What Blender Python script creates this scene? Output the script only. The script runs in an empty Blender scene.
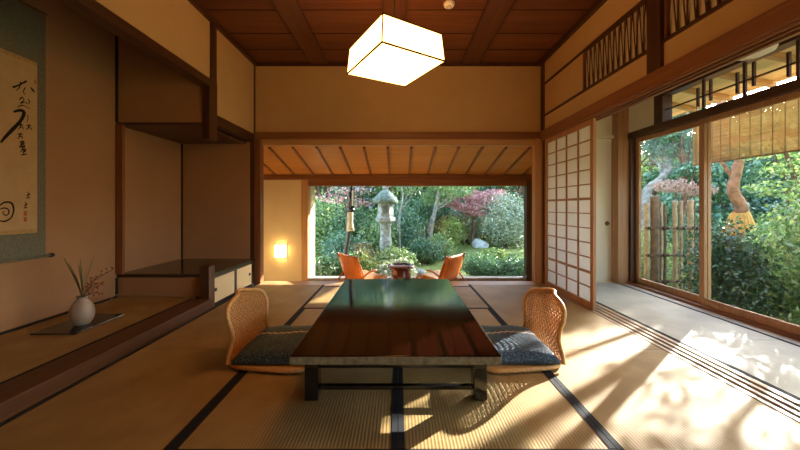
import bpy, math, random
import numpy as np
from mathutils import Vector, Matrix
random.seed(7)
SC = bpy.context.scene
COL = SC.collection
PI = math.pi

# ------------------------------------------------------------------ helpers
def tag(o, label=None, cat=None, group=None, kind=None):
    if label: o['label'] = label
    if cat: o['category'] = cat
    if group: o['group'] = group
    if kind: o['kind'] = kind
    return o

def empty(name, loc, label=None, cat=None, group=None, rz=0.0):
    o = bpy.data.objects.new(name, None); COL.objects.link(o)
    o.location = loc; o.rotation_euler = (0, 0, rz); o.empty_display_size = .1
    return tag(o, label, cat, group)

class MB:
    """collects shapes into one mesh"""
    def __init__(s): s.v = []; s.f = []; s.sm = []; s.mi = []; s.cur = 0
    def add(s, vs, fs, smooth=False):
        b = len(s.v); s.v += [tuple(v) for v in vs]
        for f in fs: s.f.append(tuple(i + b for i in f)); s.sm.append(smooth); s.mi.append(s.cur)
        return s
    def box(s, x0, x1, y0, y1, z0, z1):
        if x0 > x1: x0, x1 = x1, x0
        if y0 > y1: y0, y1 = y1, y0
        if z0 > z1: z0, z1 = z1, z0
        v = [(x, y, z) for z in (z0, z1) for y in (y0, y1) for x in (x0, x1)]
        return s.add(v, [(0,2,3,1),(4,5,7,6),(0,1,5,4),(2,6,7,3),(0,4,6,2),(1,3,7,5)])
    def hexa(s, b, t):
        return s.add(list(b) + list(t), [(3,2,1,0),(4,5,6,7),(0,1,5,4),(1,2,6,5),(2,3,7,6),(3,0,4,7)])
    def bar(s, a, b, w, h, up=(0,0,1)):
        a = Vector(a); b = Vector(b); d = (b - a).normalized(); u = Vector(up)
        if abs(d.dot(u)) > .98: u = Vector((0,1,0))
        sx = d.cross(u).normalized() * w/2; sy = sx.cross(d).normalized() * h/2
        q = [-sx-sy, sx-sy, sx+sy, -sx+sy]
        return s.hexa([a+k for k in q], [b+k for k in q])
    def tube(s, pts, r, n=8, cap=True, closed=False):
        pts = [Vector(p) for p in pts]; m = len(pts)
        rs = r if isinstance(r, (list, tuple)) else [r]*m
        base = len(s.v); ref = None; vs = []
        for i, p in enumerate(pts):
            if closed: t = pts[(i+1) % m] - pts[i-1]
            else: t = pts[min(i+1, m-1)] - pts[max(i-1, 0)]
            t.normalize()
            if ref is None:
                ref = Vector((0,0,1)) if abs(t.z) < .9 else Vector((1,0,0))
                ref = (ref - t*ref.dot(t)).normalized()
            else:
                ref = ref - t*ref.dot(t)
                ref = ref.normalized() if ref.length > 1e-6 else t.orthogonal().normalized()
            o = t.cross(ref)
            for k in range(n):
                a = 2*PI*k/n; vs.append(p + (ref*math.cos(a) + o*math.sin(a))*rs[i])
        fs = []
        for i in range(m if closed else m-1):
            j = (i+1) % m
            for k in range(n):
                l = (k+1) % n; fs.append((i*n+k, i*n+l, j*n+l, j*n+k))
        s.add(vs, fs, True)
        if cap and not closed:
            s.f.append(tuple(base+k for k in range(n))[::-1]); s.sm.append(False); s.mi.append(s.cur)
            s.f.append(tuple(base+(m-1)*n+k for k in range(n))); s.sm.append(False); s.mi.append(s.cur)
        return s
    def lathe(s, prof, c=(0,0,0), n=32, smooth=True, cap=True):
        b = len(s.v); vs = []
        for r, z in prof:
            for k in range(n):
                a = 2*PI*k/n; vs.append((c[0]+r*math.cos(a), c[1]+r*math.sin(a), c[2]+z))
        fs = []
        for i in range(len(prof)-1):
            for k in range(n):
                l = (k+1) % n; fs.append((i*n+k, i*n+l, (i+1)*n+l, (i+1)*n+k))
        s.add(vs, fs, smooth)
        if cap:
            s.f.append(tuple(b+k for k in range(n))[::-1]); s.sm.append(False); s.mi.append(s.cur)
            m = len(prof)-1
            s.f.append(tuple(b+m*n+k for k in range(n))); s.sm.append(False); s.mi.append(s.cur)
        return s
    def build(s, name, mat, parent=None, bevel=0, seg=2, local=False):
        me = bpy.data.meshes.new(name)
        off = Vector((0,0,0))
        if parent is not None and not local:
            q = parent
            while q is not None: off += q.location; q = q.parent
        vs = [(v[0]-off.x, v[1]-off.y, v[2]-off.z) for v in s.v]
        me.from_pydata(vs, [], s.f)
        me.polygons.foreach_set('use_smooth', s.sm)
        mats = mat if isinstance(mat, (list, tuple)) else [mat]
        for m_ in mats: me.materials.append(m_)
        if len(mats) > 1: me.polygons.foreach_set('material_index', s.mi)
        me.update()
        o = bpy.data.objects.new(name, me); COL.objects.link(o)
        if parent is not None: o.parent = parent
        if bevel:
            b = o.modifiers.new('bevel', 'BEVEL'); b.width = bevel; b.segments = seg; b.limit_method = 'ANGLE'
        return o

def bx(*a): return MB().box(*a)
def struct(name, mb, mat, bevel=0): return tag(mb.build(name, mat, bevel=bevel), kind='structure')
def spline(ps, n=8):
    ps = [Vector(p) for p in ps]; out = []
    for i in range(len(ps)-1):
        p0 = ps[max(i-1,0)]; p1 = ps[i]; p2 = ps[i+1]; p3 = ps[min(i+2, len(ps)-1)]
        for k in range(n):
            t = k/n
            out.append(.5*((2*p1)+(p2-p0)*t+(2*p0-5*p1+4*p2-p3)*t*t+(-p0+3*p1-3*p2+p3)*t**3))
    out.append(ps[-1]); return out
def copy_tree(o, parent=None):
    c = o.copy(); COL.objects.link(c)
    if parent is not None: c.parent = parent
    for ch in list(o.children): copy_tree(ch, c)
    return c

# ------------------------------------------------------------------ materials
def new_mat(name):
    m = bpy.data.materials.new(name); m.use_nodes = True
    nt = m.node_tree; nt.nodes.clear()
    out = nt.nodes.new('ShaderNodeOutputMaterial')
    return m, nt, out
def N(nt, t, **k):
    n = nt.nodes.new(t)
    for a, b in k.items(): setattr(n, a, b)
    return n
def rgba(c): return (c[0], c[1], c[2], 1)
def ramp(nt, fac, stops):
    r = N(nt, 'ShaderNodeValToRGB')
    while len(r.color_ramp.elements) < len(stops): r.color_ramp.elements.new(.5)
    for e, (p, c) in zip(r.color_ramp.elements, stops): e.position = p; e.color = rgba(c)
    nt.links.new(fac, r.inputs[0]); return r
def princ(nt, out, rough=.5, spec=.5, metal=0, coat=0):
    p = N(nt, 'ShaderNodeBsdfPrincipled'); p.inputs['Roughness'].default_value = rough
    p.inputs['Specular IOR Level'].default_value = spec; p.inputs['Metallic'].default_value = metal
    p.inputs['Coat Weight'].default_value = coat; p.inputs['Coat Roughness'].default_value = .05
    nt.links.new(p.outputs[0], out.inputs[0]); return p
def coords(nt, scale, kind='Object'):
    tc = N(nt, 'ShaderNodeTexCoord'); mp = N(nt, 'ShaderNodeMapping')
    mp.inputs['Scale'].default_value = scale
    nt.links.new(tc.outputs[kind], mp.inputs[0]); return mp.outputs[0]
def noise(nt, vec, scale=5, detail=4, rough=.55, dist=0):
    n = N(nt, 'ShaderNodeTexNoise'); n.inputs['Scale'].default_value = scale
    n.inputs['Detail'].default_value = detail; n.inputs['Roughness'].default_value = rough
    n.inputs['Distortion'].default_value = dist
    nt.links.new(vec, n.inputs[0]); return n.outputs[0]
def bump(nt, h, p, strength=.2, dist=.01):
    b = N(nt, 'ShaderNodeBump'); b.inputs['Strength'].default_value = strength
    b.inputs['Distance'].default_value = dist
    nt.links.new(h, b.inputs['Height']); nt.links.new(b.outputs[0], p.inputs['Normal']); return b
def math_n(nt, op, a, b=None, c=None):
    m = N(nt, 'ShaderNodeMath', operation=op)
    for i, q in enumerate((a, b, c)):
        if q is None: continue
        if isinstance(q, (int, float)): m.inputs[i].default_value = q
        else: nt.links.new(q, m.inputs[i])
    return m.outputs[0]

def wood(name, dark, light, axis='y', rough=.45, spec=.4, coat=0, grain=1.0, bs=.15):
    m, nt, out = new_mat(name); p = princ(nt, out, rough, spec, 0, coat)
    sc = {'x': (1.2, 26, 26), 'y': (26, 1.2, 26), 'z': (26, 26, 1.2)}[axis]
    v = coords(nt, sc); n1 = noise(nt, v, 1.0*grain, 6, .62, .6)
    v2 = coords(nt, tuple(q*.12 for q in sc)); n2 = noise(nt, v2, 1.3*grain, 3, .5, .3)
    f = math_n(nt, 'ADD', math_n(nt, 'MULTIPLY', n1, .65), math_n(nt, 'MULTIPLY', n2, .35))
    r = ramp(nt, f, [(.34, dark), (.66, light)])
    nt.links.new(r.outputs[0], p.inputs['Base Color']); bump(nt, n1, p, bs, .002)
    return m
def plain(name, c, rough=.6, spec=.4, metal=0, var=.08, scale=20, coat=0, bs=0):
    m, nt, out = new_mat(name); p = princ(nt, out, rough, spec, metal, coat)
    n1 = noise(nt, coords(nt, (1,1,1)), scale, 4)
    r = ramp(nt, n1, [(.3, tuple(q*(1-var) for q in c)), (.7, tuple(min(1, q*(1+var)) for q in c))])
    nt.links.new(r.outputs[0], p.inputs['Base Color'])
    if bs: bump(nt, n1, p, bs, .003)
    return m
def plaster(name, c):
    m, nt, out = new_mat(name); p = princ(nt, out, .92, .15)
    v = coords(nt, (1,1,1)); n1 = noise(nt, v, 180, 5, .7); n2 = noise(nt, v, 3, 4)
    f = math_n(nt, 'ADD', math_n(nt, 'MULTIPLY', n1, .5), math_n(nt, 'MULTIPLY', n2, .5))
    r = ramp(nt, f, [(.3, tuple(q*.9 for q in c)), (.7, tuple(min(1, q*1.06) for q in c))])
    nt.links.new(r.outputs[0], p.inputs['Base Color']); bump(nt, n1, p, .25, .002)
    return m
def emis(name, c, s, paper=True):
    m, nt, out = new_mat(name); e = N(nt, 'ShaderNodeEmission')
    n1 = noise(nt, coords(nt, (1,1,1)), 40, 4)
    r = ramp(nt, n1, [(.3, tuple(q*.96 for q in c)), (.7, c)])
    nt.links.new(r.outputs[0], e.inputs[0]); e.inputs[1].default_value = s
    nt.links.new(e.outputs[0], out.inputs[0]); return m
def tatami(name, axis, c1, c2):
    """woven rush: raised ribs across, stitched by warp rows along the mat"""
    m, nt, out = new_mat(name); p = princ(nt, out, .55, .35)
    tc = N(nt, 'ShaderNodeTexCoord'); sp = N(nt, 'ShaderNodeSeparateXYZ')
    nt.links.new(tc.outputs['Object'], sp.inputs[0])
    a, b = (sp.outputs[0], sp.outputs[1]) if axis == 'y' else (sp.outputs[1], sp.outputs[0])
    w1 = math_n(nt, 'SINE', math_n(nt, 'MULTIPLY', a, 2*PI/.0155))
    w2 = math_n(nt, 'SINE', math_n(nt, 'ADD', math_n(nt, 'MULTIPLY', b, 2*PI/.0062),
                                   math_n(nt, 'MULTIPLY', math_n(nt, 'SIGN', w1), 1.3)))
    h = math_n(nt, 'ADD', math_n(nt, 'MULTIPLY', w1, .65), math_n(nt, 'MULTIPLY', w2, .2))
    n2 = noise(nt, coords(nt, (1,1,1)), 4, 4); 
    f = math_n(nt, 'ADD', math_n(nt, 'MULTIPLY', h, .17), n2)
    r = ramp(nt, f, [(.2, c1), (.8, c2)])
    nt.links.new(r.outputs[0], p.inputs['Base Color']); bump(nt, h, p, .35, .002)
    return m
def paper(name, c, tr=.5):
    m, nt, out = new_mat(name)
    d = N(nt, 'ShaderNodeBsdfDiffuse'); t = N(nt, 'ShaderNodeBsdfTranslucent'); mx = N(nt, 'ShaderNodeMixShader')
    n1 = noise(nt, coords(nt, (1,1,1)), 60, 5, .7)
    r = ramp(nt, n1, [(.3, tuple(q*.94 for q in c)), (.7, c)])
    nt.links.new(r.outputs[0], d.inputs[0]); nt.links.new(r.outputs[0], t.inputs[0])
    mx.inputs[0].default_value = tr
    nt.links.new(d.outputs[0], mx.inputs[1]); nt.links.new(t.outputs[0], mx.inputs[2]); nt.links.new(mx.outputs[0], out.inputs[0])
    return m
def leaf(name, stops, tr=.45, gloss=.12, rough=.35):
    """each leaf (mesh island) takes its own tint from the ramp"""
    m, nt, out = new_mat(name)
    g = N(nt, 'ShaderNodeNewGeometry')
    r = ramp(nt, g.outputs['Random Per Island'], stops); r.color_ramp.interpolation = 'LINEAR'
    d = N(nt, 'ShaderNodeBsdfDiffuse'); t = N(nt, 'ShaderNodeBsdfTranslucent'); gl = N(nt, 'ShaderNodeBsdfGlossy')
    gl.inputs['Roughness'].default_value = rough
    nt.links.new(r.outputs[0], d.inputs[0]); nt.links.new(r.outputs[0], t.inputs[0])
    m1 = N(nt, 'ShaderNodeMixShader'); m1.inputs[0].default_value = tr
    m2 = N(nt, 'ShaderNodeMixShader'); m2.inputs[0].default_value = gloss
    nt.links.new(d.outputs[0], m1.inputs[1]); nt.links.new(t.outputs[0], m1.inputs[2])
    nt.links.new(m1.outputs[0], m2.inputs[1]); nt.links.new(gl.outputs[0], m2.inputs[2])
    nt.links.new(m2.outputs[0], out.inputs[0]); return m
def glass(name):
    m, nt, out = new_mat(name)
    t = N(nt, 'ShaderNodeBsdfTransparent'); g = N(nt, 'ShaderNodeBsdfGlossy'); g.inputs['Roughness'].default_value = .01
    fr = N(nt, 'ShaderNodeFresnel'); fr.inputs[0].default_value = 1.35
    t.inputs[0].default_value = (.96, .975, .965, 1)
    mx = N(nt, 'ShaderNodeMixShader')
    gm_ = N(nt, 'ShaderNodeNewGeometry'); front = math_n(nt, 'SUBTRACT', 1.0, gm_.outputs['Backfacing'])
    nt.links.new(math_n(nt, 'MULTIPLY', fr.outputs[0], front), mx.inputs[0]); nt.links.new(t.outputs[0], mx.inputs[1]); nt.links.new(g.outputs[0], mx.inputs[2])
    nt.links.new(mx.outputs[0], out.inputs[0]); return m

M = {}
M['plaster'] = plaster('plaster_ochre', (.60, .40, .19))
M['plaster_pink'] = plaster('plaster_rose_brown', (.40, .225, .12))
M['plaster_pale'] = plaster('plaster_cream', (.78, .68, .48))
M['plaster_ver'] = plaster('plaster_veranda', (.72, .60, .36))
for ax in 'xyz':
    M['dk'+ax] = wood('dark_stained_wood_'+ax, (.045, .017, .009), (.105, .042, .02), ax, .38, .45)
    M['md'+ax] = wood('reddish_cedar_'+ax, (.17, .062, .024), (.30, .125, .05), ax, .42, .4)
    M['lt'+ax] = wood('pale_cypress_'+ax, (.42, .22, .09), (.60, .35, .16), ax, .42, .4)
M['kamachi'] = wood('red_brown_sill', (.07, .028, .012), (.13, .055, .023), 'y', .5, .25)
M['ceil'] = wood('ceiling_cedar', (.11, .033, .012), (.21, .075, .028), 'x', .5, .3, grain=.8)
M['batten'] = wood('ceiling_batten', (.08, .025, .01), (.15, .052, .022), 'y', .45, .35)
M['vceil'] = wood('veranda_ceiling_board', (.46, .19, .04), (.66, .31, .075), 'x', .5, .3)
M['black'] = plain('black_lacquer', (.012, .011, .011), .12, .5, coat=.6)
M['heri'] = plain('black_tatami_cloth', (.016, .017, .022), .8, .2, var=.3, scale=300)
M['soft_black'] = plain('soft_black', (.02, .016, .014), .5, .3)
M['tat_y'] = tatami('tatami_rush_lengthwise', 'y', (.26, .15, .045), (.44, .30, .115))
M['tat_x'] = tatami('tatami_rush_crosswise', 'x', (.26, .15, .045), (.44, .30, .115))
M['tat_c'] = tatami('tatami_rush_daylit', 'y', (.40, .37, .29), (.60, .57, .47))  # paler copy of the room rush, daylight put into the colour
M['paper'] = paper('shoji_paper', (.90, .89, .85), .55)
M['glass'] = glass('window_glass')
M['lamp'] = emis('lamp_paper_glow', (1, .43, .11), 12.5)
M['sconce'] = emis('sconce_paper_glow', (1, .62, .22), 13)
M['white'] = plain('white_plastic', (.8, .78, .72), .4)
M['fusuma'] = paper('fusuma_paper', (.80, .72, .55), .0)
M['cab_paper'] = paper('cabinet_door_paper', (.86, .72, .46), .0)
M['rattan'] = plain('rattan_honey', (.55, .25, .065), .38, .5, var=.3, scale=60, bs=.2)
M['rattan_pale'] = plain('rattan_pale', (.60, .34, .12), .42, .45, var=.2, scale=60)
M['orange'] = plain('orange_leather', (.70, .20, .03), .4, .45, var=.15, scale=25)
M['chairwood'] = wood('chair_bentwood', (.40, .13, .04), (.58, .24, .08), 'x', .35, .5)
M['brocade'] = plain('grey_green_brocade', (.17, .165, .125), .8, .2, var=.25, scale=90)
M['scroll_paper'] = plain('scroll_paper', (.54, .37, .20), .85, .2, var=.06, scale=12)
M['gold_band'] = plain('gold_patterned_band', (.46, .30, .13), .6, .3, var=.45, scale=140)
M['ink'] = plain('ink', (.012, .010, .010), .7, .2)
M['seal'] = plain('vermilion_seal', (.45, .13, .06), .7, .2, var=.4, scale=300)
M['stone'] = plain('granite', (.36, .37, .34), .9, .2, var=.45, scale=14, bs=.5)
M['rock'] = plain('pale_rock', (.62, .60, .56), .9, .2, var=.3, scale=6, bs=.5)
M['bark'] = plain('pine_bark', (.20, .11, .07), .9, .2, var=.55, scale=14, bs=.8)
M['bark_grey'] = plain('grey_bark', (.34, .31, .27), .9, .2, var=.5, scale=10, bs=.8)
M['bark_red'] = plain('red_pine_bark', (.40, .19, .11), .9, .2, var=.5, scale=9, bs=.9)
M['straw'] = plain('straw_wrap', (.70, .34, .08), .8, .3, var=.35, scale=60, bs=.5)
M['bamboo'] = plain('weathered_bamboo', (.40, .27, .15), .5, .4, var=.35, scale=12)
M['bamboo_dark'] = plain('dark_bamboo', (.17, .10, .06), .6, .3, var=.4, scale=12)
M['rope'] = plain('black_hemp_rope', (.03, .025, .02), .9, .1)
M['sleeve'] = plain('tan_clay_sleeve', (.50, .42, .28), .8, .3, var=.2, scale=12)
M['pole'] = plain('charcoal_metal', (.035, .033, .035), .35, .5)
M['hibachi'] = wood('dark_red_lacquer_wood', (.05, .014, .01), (.10, .03, .018), 'z', .22, .5)
M['or_z'] = wood('orange_cypress_z', (.33, .15, .06), (.50, .26, .115), 'z', .42, .4)
M['or_y'] = wood('orange_cypress_y', (.33, .15, .06), (.50, .26, .115), 'y', .42, .4)
M['concrete'] = plain('grey_stone_sill', (.32, .31, .29), .9, .2, var=.2)

# table top: red-brown planks under deep lacquer
def table_top_mat():
    m, nt, out = new_mat('red_lacquer_planks'); p = princ(nt, out, .09, .12, 0, 0)
    tc = N(nt, 'ShaderNodeTexCoord'); sp = N(nt, 'ShaderNodeSeparateXYZ'); nt.links.new(tc.outputs['Object'], sp.inputs[0])
    # seams every 0.145 m
    t = math_n(nt, 'FRACT', math_n(nt, 'DIVIDE', math_n(nt, 'ADD', sp.outputs[0], 5.0), .1475))
    seam = math_n(nt, 'LESS_THAN', math_n(nt, 'ABSOLUTE', math_n(nt, 'SUBTRACT', t, .5)), .09)
    n1 = noise(nt, coords(nt, (30, 1.5, 30)), 1, 5, .6, .5)
    r = ramp(nt, n1, [(.3, (.0055, .0009, .0005)), (.7, (.014, .0024, .0014))])
    mx = N(nt, 'ShaderNodeMix', data_type='RGBA'); nt.links.new(seam, mx.inputs[0])
    nt.links.new(r.outputs[0], mx.inputs[6]); mx.inputs[7].default_value = (.001, .0006, .0005, 1)
    nt.links.new(mx.outputs[2], p.inputs['Base Color'])
    n3 = noise(nt, coords(nt, (1,1,1)), 9, 2); bump(nt, n3, p, .03, .004)
    return m
M['tabletop'] = table_top_mat()

def cushion_mat():
    m, nt, out = new_mat('navy_ikat_cloth'); p = princ(nt, out, .6, .4)
    p.inputs['Sheen Weight'].default_value = .0
    tc = N(nt, 'ShaderNodeTexCoord'); sp = N(nt, 'ShaderNodeSeparateXYZ'); nt.links.new(tc.outputs['Object'], sp.inputs[0])
    vo = N(nt, 'ShaderNodeTexVoronoi'); vo.inputs['Scale'].default_value = 75; nt.links.new(coords(nt, (1, 1.6, 1)), vo.inputs[0])
    n1 = noise(nt, coords(nt, (1,1,1)), 9, 3)
    f = math_n(nt, 'MULTIPLY', vo.outputs['Distance'], math_n(nt, 'ADD', n1, .35))
    r = ramp(nt, f, [(.12, (.12, .21, .33)), (.45, (.030, .055, .085))])
    # one undulating pale woven band
    wav = math_n(nt, 'ADD', math_n(nt, 'MULTIPLY', math_n(nt, 'SINE', math_n(nt, 'MULTIPLY', sp.outputs[0], 2*PI/.045)), .006),
                 math_n(nt, 'MULTIPLY', math_n(nt, 'SINE', math_n(nt, 'MULTIPLY', sp.outputs[0], 2*PI/.5)), .012))
    dd = math_n(nt, 'ABSOLUTE', math_n(nt, 'SUBTRACT', math_n(nt, 'ADD', sp.outputs[1], -.055), wav))
    band = math_n(nt, 'LESS_THAN', dd, .011)
    mx = N(nt, 'ShaderNodeMix', data_type='RGBA'); nt.links.new(band, mx.inputs[0])
    nt.links.new(r.outputs[0], mx.inputs[6]); mx.inputs[7].default_value = (.55, .45, .33, 1)
    nt.links.new(mx.outputs[2], p.inputs['Base Color']); bump(nt, vo.outputs['Distance'], p, .3, .002)
    return m
M['cushion'] = cushion_mat()

def ground_mat():
    m, nt, out = new_mat('moss_and_lawn'); p = princ(nt, out, .95, .1)
    v = coords(nt, (1,1,1)); n1 = noise(nt, v, 1.1, 6, .7); n2 = noise(nt, v, 40, 4)
    f = math_n(nt, 'ADD', math_n(nt, 'MULTIPLY', n1, .7), math_n(nt, 'MULTIPLY', n2, .3))
    r = ramp(nt, f, [(.32, (.08, .10, .03)), (.5, (.24, .29, .08)), (.68, (.50, .48, .20))])
    nt.links.new(r.outputs[0], p.inputs['Base Color']); bump(nt, n2, p, .8, .03); return m
M['ground'] = ground_mat()
M['hill'] = plain('dark_hill_soil', (.030, .045, .022), 1, .05, var=.5, scale=3)

L = {}
L['blue'] = leaf('leaf_blue_green', [(0, (.06, .17, .09)), (.6, (.15, .34, .17)), (1, (.42, .58, .34))])
L['deep'] = leaf('leaf_deep_green', [(0, (.03, .09, .035)), (.6, (.08, .22, .07)), (1, (.24, .42, .14))], .4, .12)
L['glossy'] = leaf('leaf_camellia', [(0, (.02, .065, .022)), (.7, (.045, .14, .04)), (1, (.14, .26, .08))], .35, .13, .3)
L['mid'] = leaf('leaf_mid_green', [(0, (.10, .21, .05)), (.6, (.24, .40, .10)), (1, (.55, .62, .22))])
L['lime'] = leaf('leaf_lime', [(0, (.24, .36, .07)), (.6, (.48, .60, .13)), (1, (.80, .78, .26))], .55)
L['pale'] = leaf('leaf_pale_variegated', [(0, (.20, .30, .14)), (.5, (.48, .54, .34)), (1, (.90, .88, .72))], .4)
L['red'] = leaf('leaf_red_maple', [(0, (.50, .14, .14)), (.6, (.80, .36, .35)), (1, (.90, .66, .60))], .5)
L['rust'] = leaf('leaf_rust_maple', [(0, (.42, .19, .13)), (.6, (.66, .36, .26)), (1, (.74, .56, .42))], .5)
L['needle'] = leaf('pine_needles', [(0, (.05, .14, .09)), (.6, (.14, .28, .18)), (1, (.36, .50, .34))], .3, .2)

# ------------------------------------------------------------------ SETTING : main room
XL, XR, YB, YF = -1.87, 1.87, -1.5, 4.36
CZ = 2.925
# sub floor
struct('floor', MB().box(-2.03, 3.12, YB-.1, 4.56, -.16, -.062), M['dky'])
# ceiling
struct('ceiling', MB().box(-1.95, 1.95, YB-.1, 4.62, CZ+.012, CZ+.1), M['soft_black'])
# cedar boards laid crosswise, each board a mesh of its own under one thing
cb = empty('ceiling_boarding', (0, 1.5, CZ), 'reddish cedar board ceiling of the tatami room with broad dark lengthwise battens', 'ceiling')
y = YB
yy = [4.60, 4.17, 3.785, 3.335, 2.89, 2.45, 2.0, 1.56, 1.12, .68, .24, -.2, -.64, -1.08, -1.52]
for i in range(len(yy)-1):
    b = MB().hexa([(-1.93, yy[i+1]-.02, CZ-.006), (1.93, yy[i+1]-.02, CZ-.006), (1.93, yy[i], CZ-.001), (-1.93, yy[i], CZ-.001)],
                  [(-1.93, yy[i+1]-.02, CZ+.004), (1.93, yy[i+1]-.02, CZ+.004), (1.93, yy[i], CZ+.010), (-1.93, yy[i], CZ+.010)])
    b.build('ceiling_board', M['ceil'], cb)
    MB().box(-1.93, 1.93, yy[i+1]-.0225, yy[i+1]-.020, CZ-.008, CZ+.002).build('shadow_gap', M['soft_black'], cb)
for xa, xb in ((-1.157, -.945), (-.135, .075), (.85, 1.066)):
    MB().box(xa, xb, YB, 4.60, CZ-.026, CZ-.012).build('ceiling_batten', M['batten'], cb, .002)
    MB().box(xa-.012, xa, YB, 4.60, CZ-.03, CZ-.011).box(xb, xb+.012, YB, 4.60, CZ-.03, CZ-.011).build('batten_edge', M['dky'], cb)
struct('trim_1', MB().box(-1.93, 1.93, 4.515, 4.56, CZ-.055, CZ).box(-1.92, -1.865, YB, 4.515, CZ-.055, CZ).box(1.85, 1.90, YB, 4.515, CZ-.055, CZ), M['dky'], .003)

# far wall above the opening
struct('wall_back', MB().box(-1.95, 1.95, 4.52, 4.60, 1.985, CZ+.01), M['plaster'])
struct('trim_2', MB().box(-1.90, 1.92, 4.47, 4.60, 1.895, 1.985), M['mdx'], .004)
struct('trim_3', MB().box(-1.80, 1.80, 4.49, 4.60, 1.82, 1.895), M['ltx'], .003)
struct('trim_4', MB().box(-1.80, 1.80, 4.36, 4.55, -.05, .001).box(-1.80, 1.80, 4.55, 4.60, -.40, -.002), M['ltx'], .002)
# posts of the opening
struct('trim_5', MB().box(-1.995, -1.885, 4.46, 4.58, -.06, 1.90), M['dkz'], .004)
struct('trim_6', MB().box(-1.885, -1.80, 4.45, 4.56, -.06, 1.895), M['mdz'], .004)
struct('trim_7', MB().box(1.795, 1.895, 4.45, 4.56, -.06, 1.895), M['ltz'], .004)
struct('trim_8', MB().box(1.895, 1.96, 4.40, 4.56, -.06, CZ-.05), M['dkz'], .004)
struct('trim_9', MB().box(-1.925, -1.895, 4.49, 4.522, 1.985, CZ-.05), M['dkz'], .002)

# ---- left side: upper wall, drop beam, hanging post
struct('wall_left', MB().box(-1.96, -1.905, YB-.1, 4.52, 2.285, CZ+.01).box(-1.96, -1.905, 3.54, 4.52, 1.96, 2.285), M['plaster'])
struct('trim_10', MB().box(-1.995, -1.885, YB, 3.42, 2.21, 2.29), M['dky'], .004)
struct('trim_11', MB().box(-1.96, -1.885, 3.40, 3.55, 1.68, 2.29).box(-1.96, -1.89, 3.44, 3.55, 2.29, CZ-.055), M['dkz'], .004)
struct('trim_12', MB().box(-1.99, -1.885, 3.55, 4.47, 1.855, 1.96), M['dky'], .004)
# alcove shells
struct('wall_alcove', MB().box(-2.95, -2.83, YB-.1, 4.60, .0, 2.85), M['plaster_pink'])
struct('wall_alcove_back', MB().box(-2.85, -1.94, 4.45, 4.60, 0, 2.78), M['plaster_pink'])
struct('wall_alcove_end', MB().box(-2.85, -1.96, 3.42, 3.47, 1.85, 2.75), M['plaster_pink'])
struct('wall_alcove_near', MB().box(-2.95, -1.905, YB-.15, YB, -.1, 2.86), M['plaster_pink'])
struct('trim_13', MB().box(-2.85, -1.94, YB, 4.60, 2.75, 2.80), M['dkx'])
struct('trim_14', MB().box(-2.85, -1.99, 3.41, 4.45, 1.825, 1.85), M['dkx'], .003)
struct('trim_15', MB().box(-2.83, -2.815, YB, 3.41, .092, .108).box(-2.83, -2.814, 3.402, 3.42, 1.85, 2.75).box(-2.83, -2.814, 3.402, 3.42, .108, .29).box(-2.83, -2.814, 4.433, 4.45, .33, 1.84), M['soft_black'])
# corner post of the raised alcove, standing on the cabinet
struct('trim_16', MB().box(-2.835, -2.757, 3.40, 3.436, .325, 1.825), M['mdz'], .003)
# alcove floor sill + floor matting
struct('trim_17', MB().box(-2.03, -1.83, YB, 3.36, -.062, .095), M['kamachi'], .006)
struct('trim_18', MB().box(-1.83, -1.812, YB, 4.36, -.05, .006), M['soft_black'])
am = empty('alcove_matting', (-2.44, 1, 0), 'tan floor matting of the raised alcove beneath the hanging scroll', 'mat')
MB().box(-2.85, -2.03, YB, 3.42, -.05, .092).build('matting', M['tat_x'], am)
MB().box(-2.046, -2.03, YB, 3.36, .088, .0965).build('edge_binding', M['heri'], am)

# low cabinet in the alcove
cab = empty('low_wall_cabinet', (-2.4, 3.95, 0), 'low built-in cabinet with dark top and two cream sliding doors in the alcove', 'cabinet')
MB().box(-2.85, -1.865, 3.42, 4.44, .29, .325).build('cabinet_top', M['black'] if False else wood('cabinet_top_wood', (.03, .018, .012), (.06, .035, .022), 'x', .16, .5), cab, .004)
MB().box(-2.85, -1.97, 3.43, 3.455, .092, .29).build('side_panel', M['plaster_pink'], cab)
MB().box(-1.93, -1.87, 3.47, 4.42, -.05, .018).box(-1.93, -1.87, 3.47, 4.42, .272, .29).box(-1.93, -1.87, 4.37, 4.42, .018, .272).build('cabinet_frame', M['soft_black'], cab, .002)
MB().box(-2.84, -1.95, 3.47, 4.43, -.05, .26).build('cabinet_body', M['soft_black'], cab)
for k, (a, b, hy) in enumerate(((3.475, 3.905, 3.50), (3.955, 4.36, 4.30))):
    d = MB().box(-1.895-.0*k, -1.878, a, b, .018, .272).build('sliding_door', M['cab_paper'], cab, .001)
    if k == 0: MB().box(-1.900, -1.874, b, b+.05, .018, .272).build('door_edge', M['soft_black'], d)
    MB().tube([(-1.8785, hy, .15), (-1.872, hy, .15)], .019, 14).build('finger_pull', M['ink'], d)
post = MB().box(-1.965, -1.868, 3.36, 3.47, -.06, .41).build('stub_post', M['dkz'], bevel=.006)
tag(post, 'short dark square post at the end of the alcove sill beside the cabinet', 'post')

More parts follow.
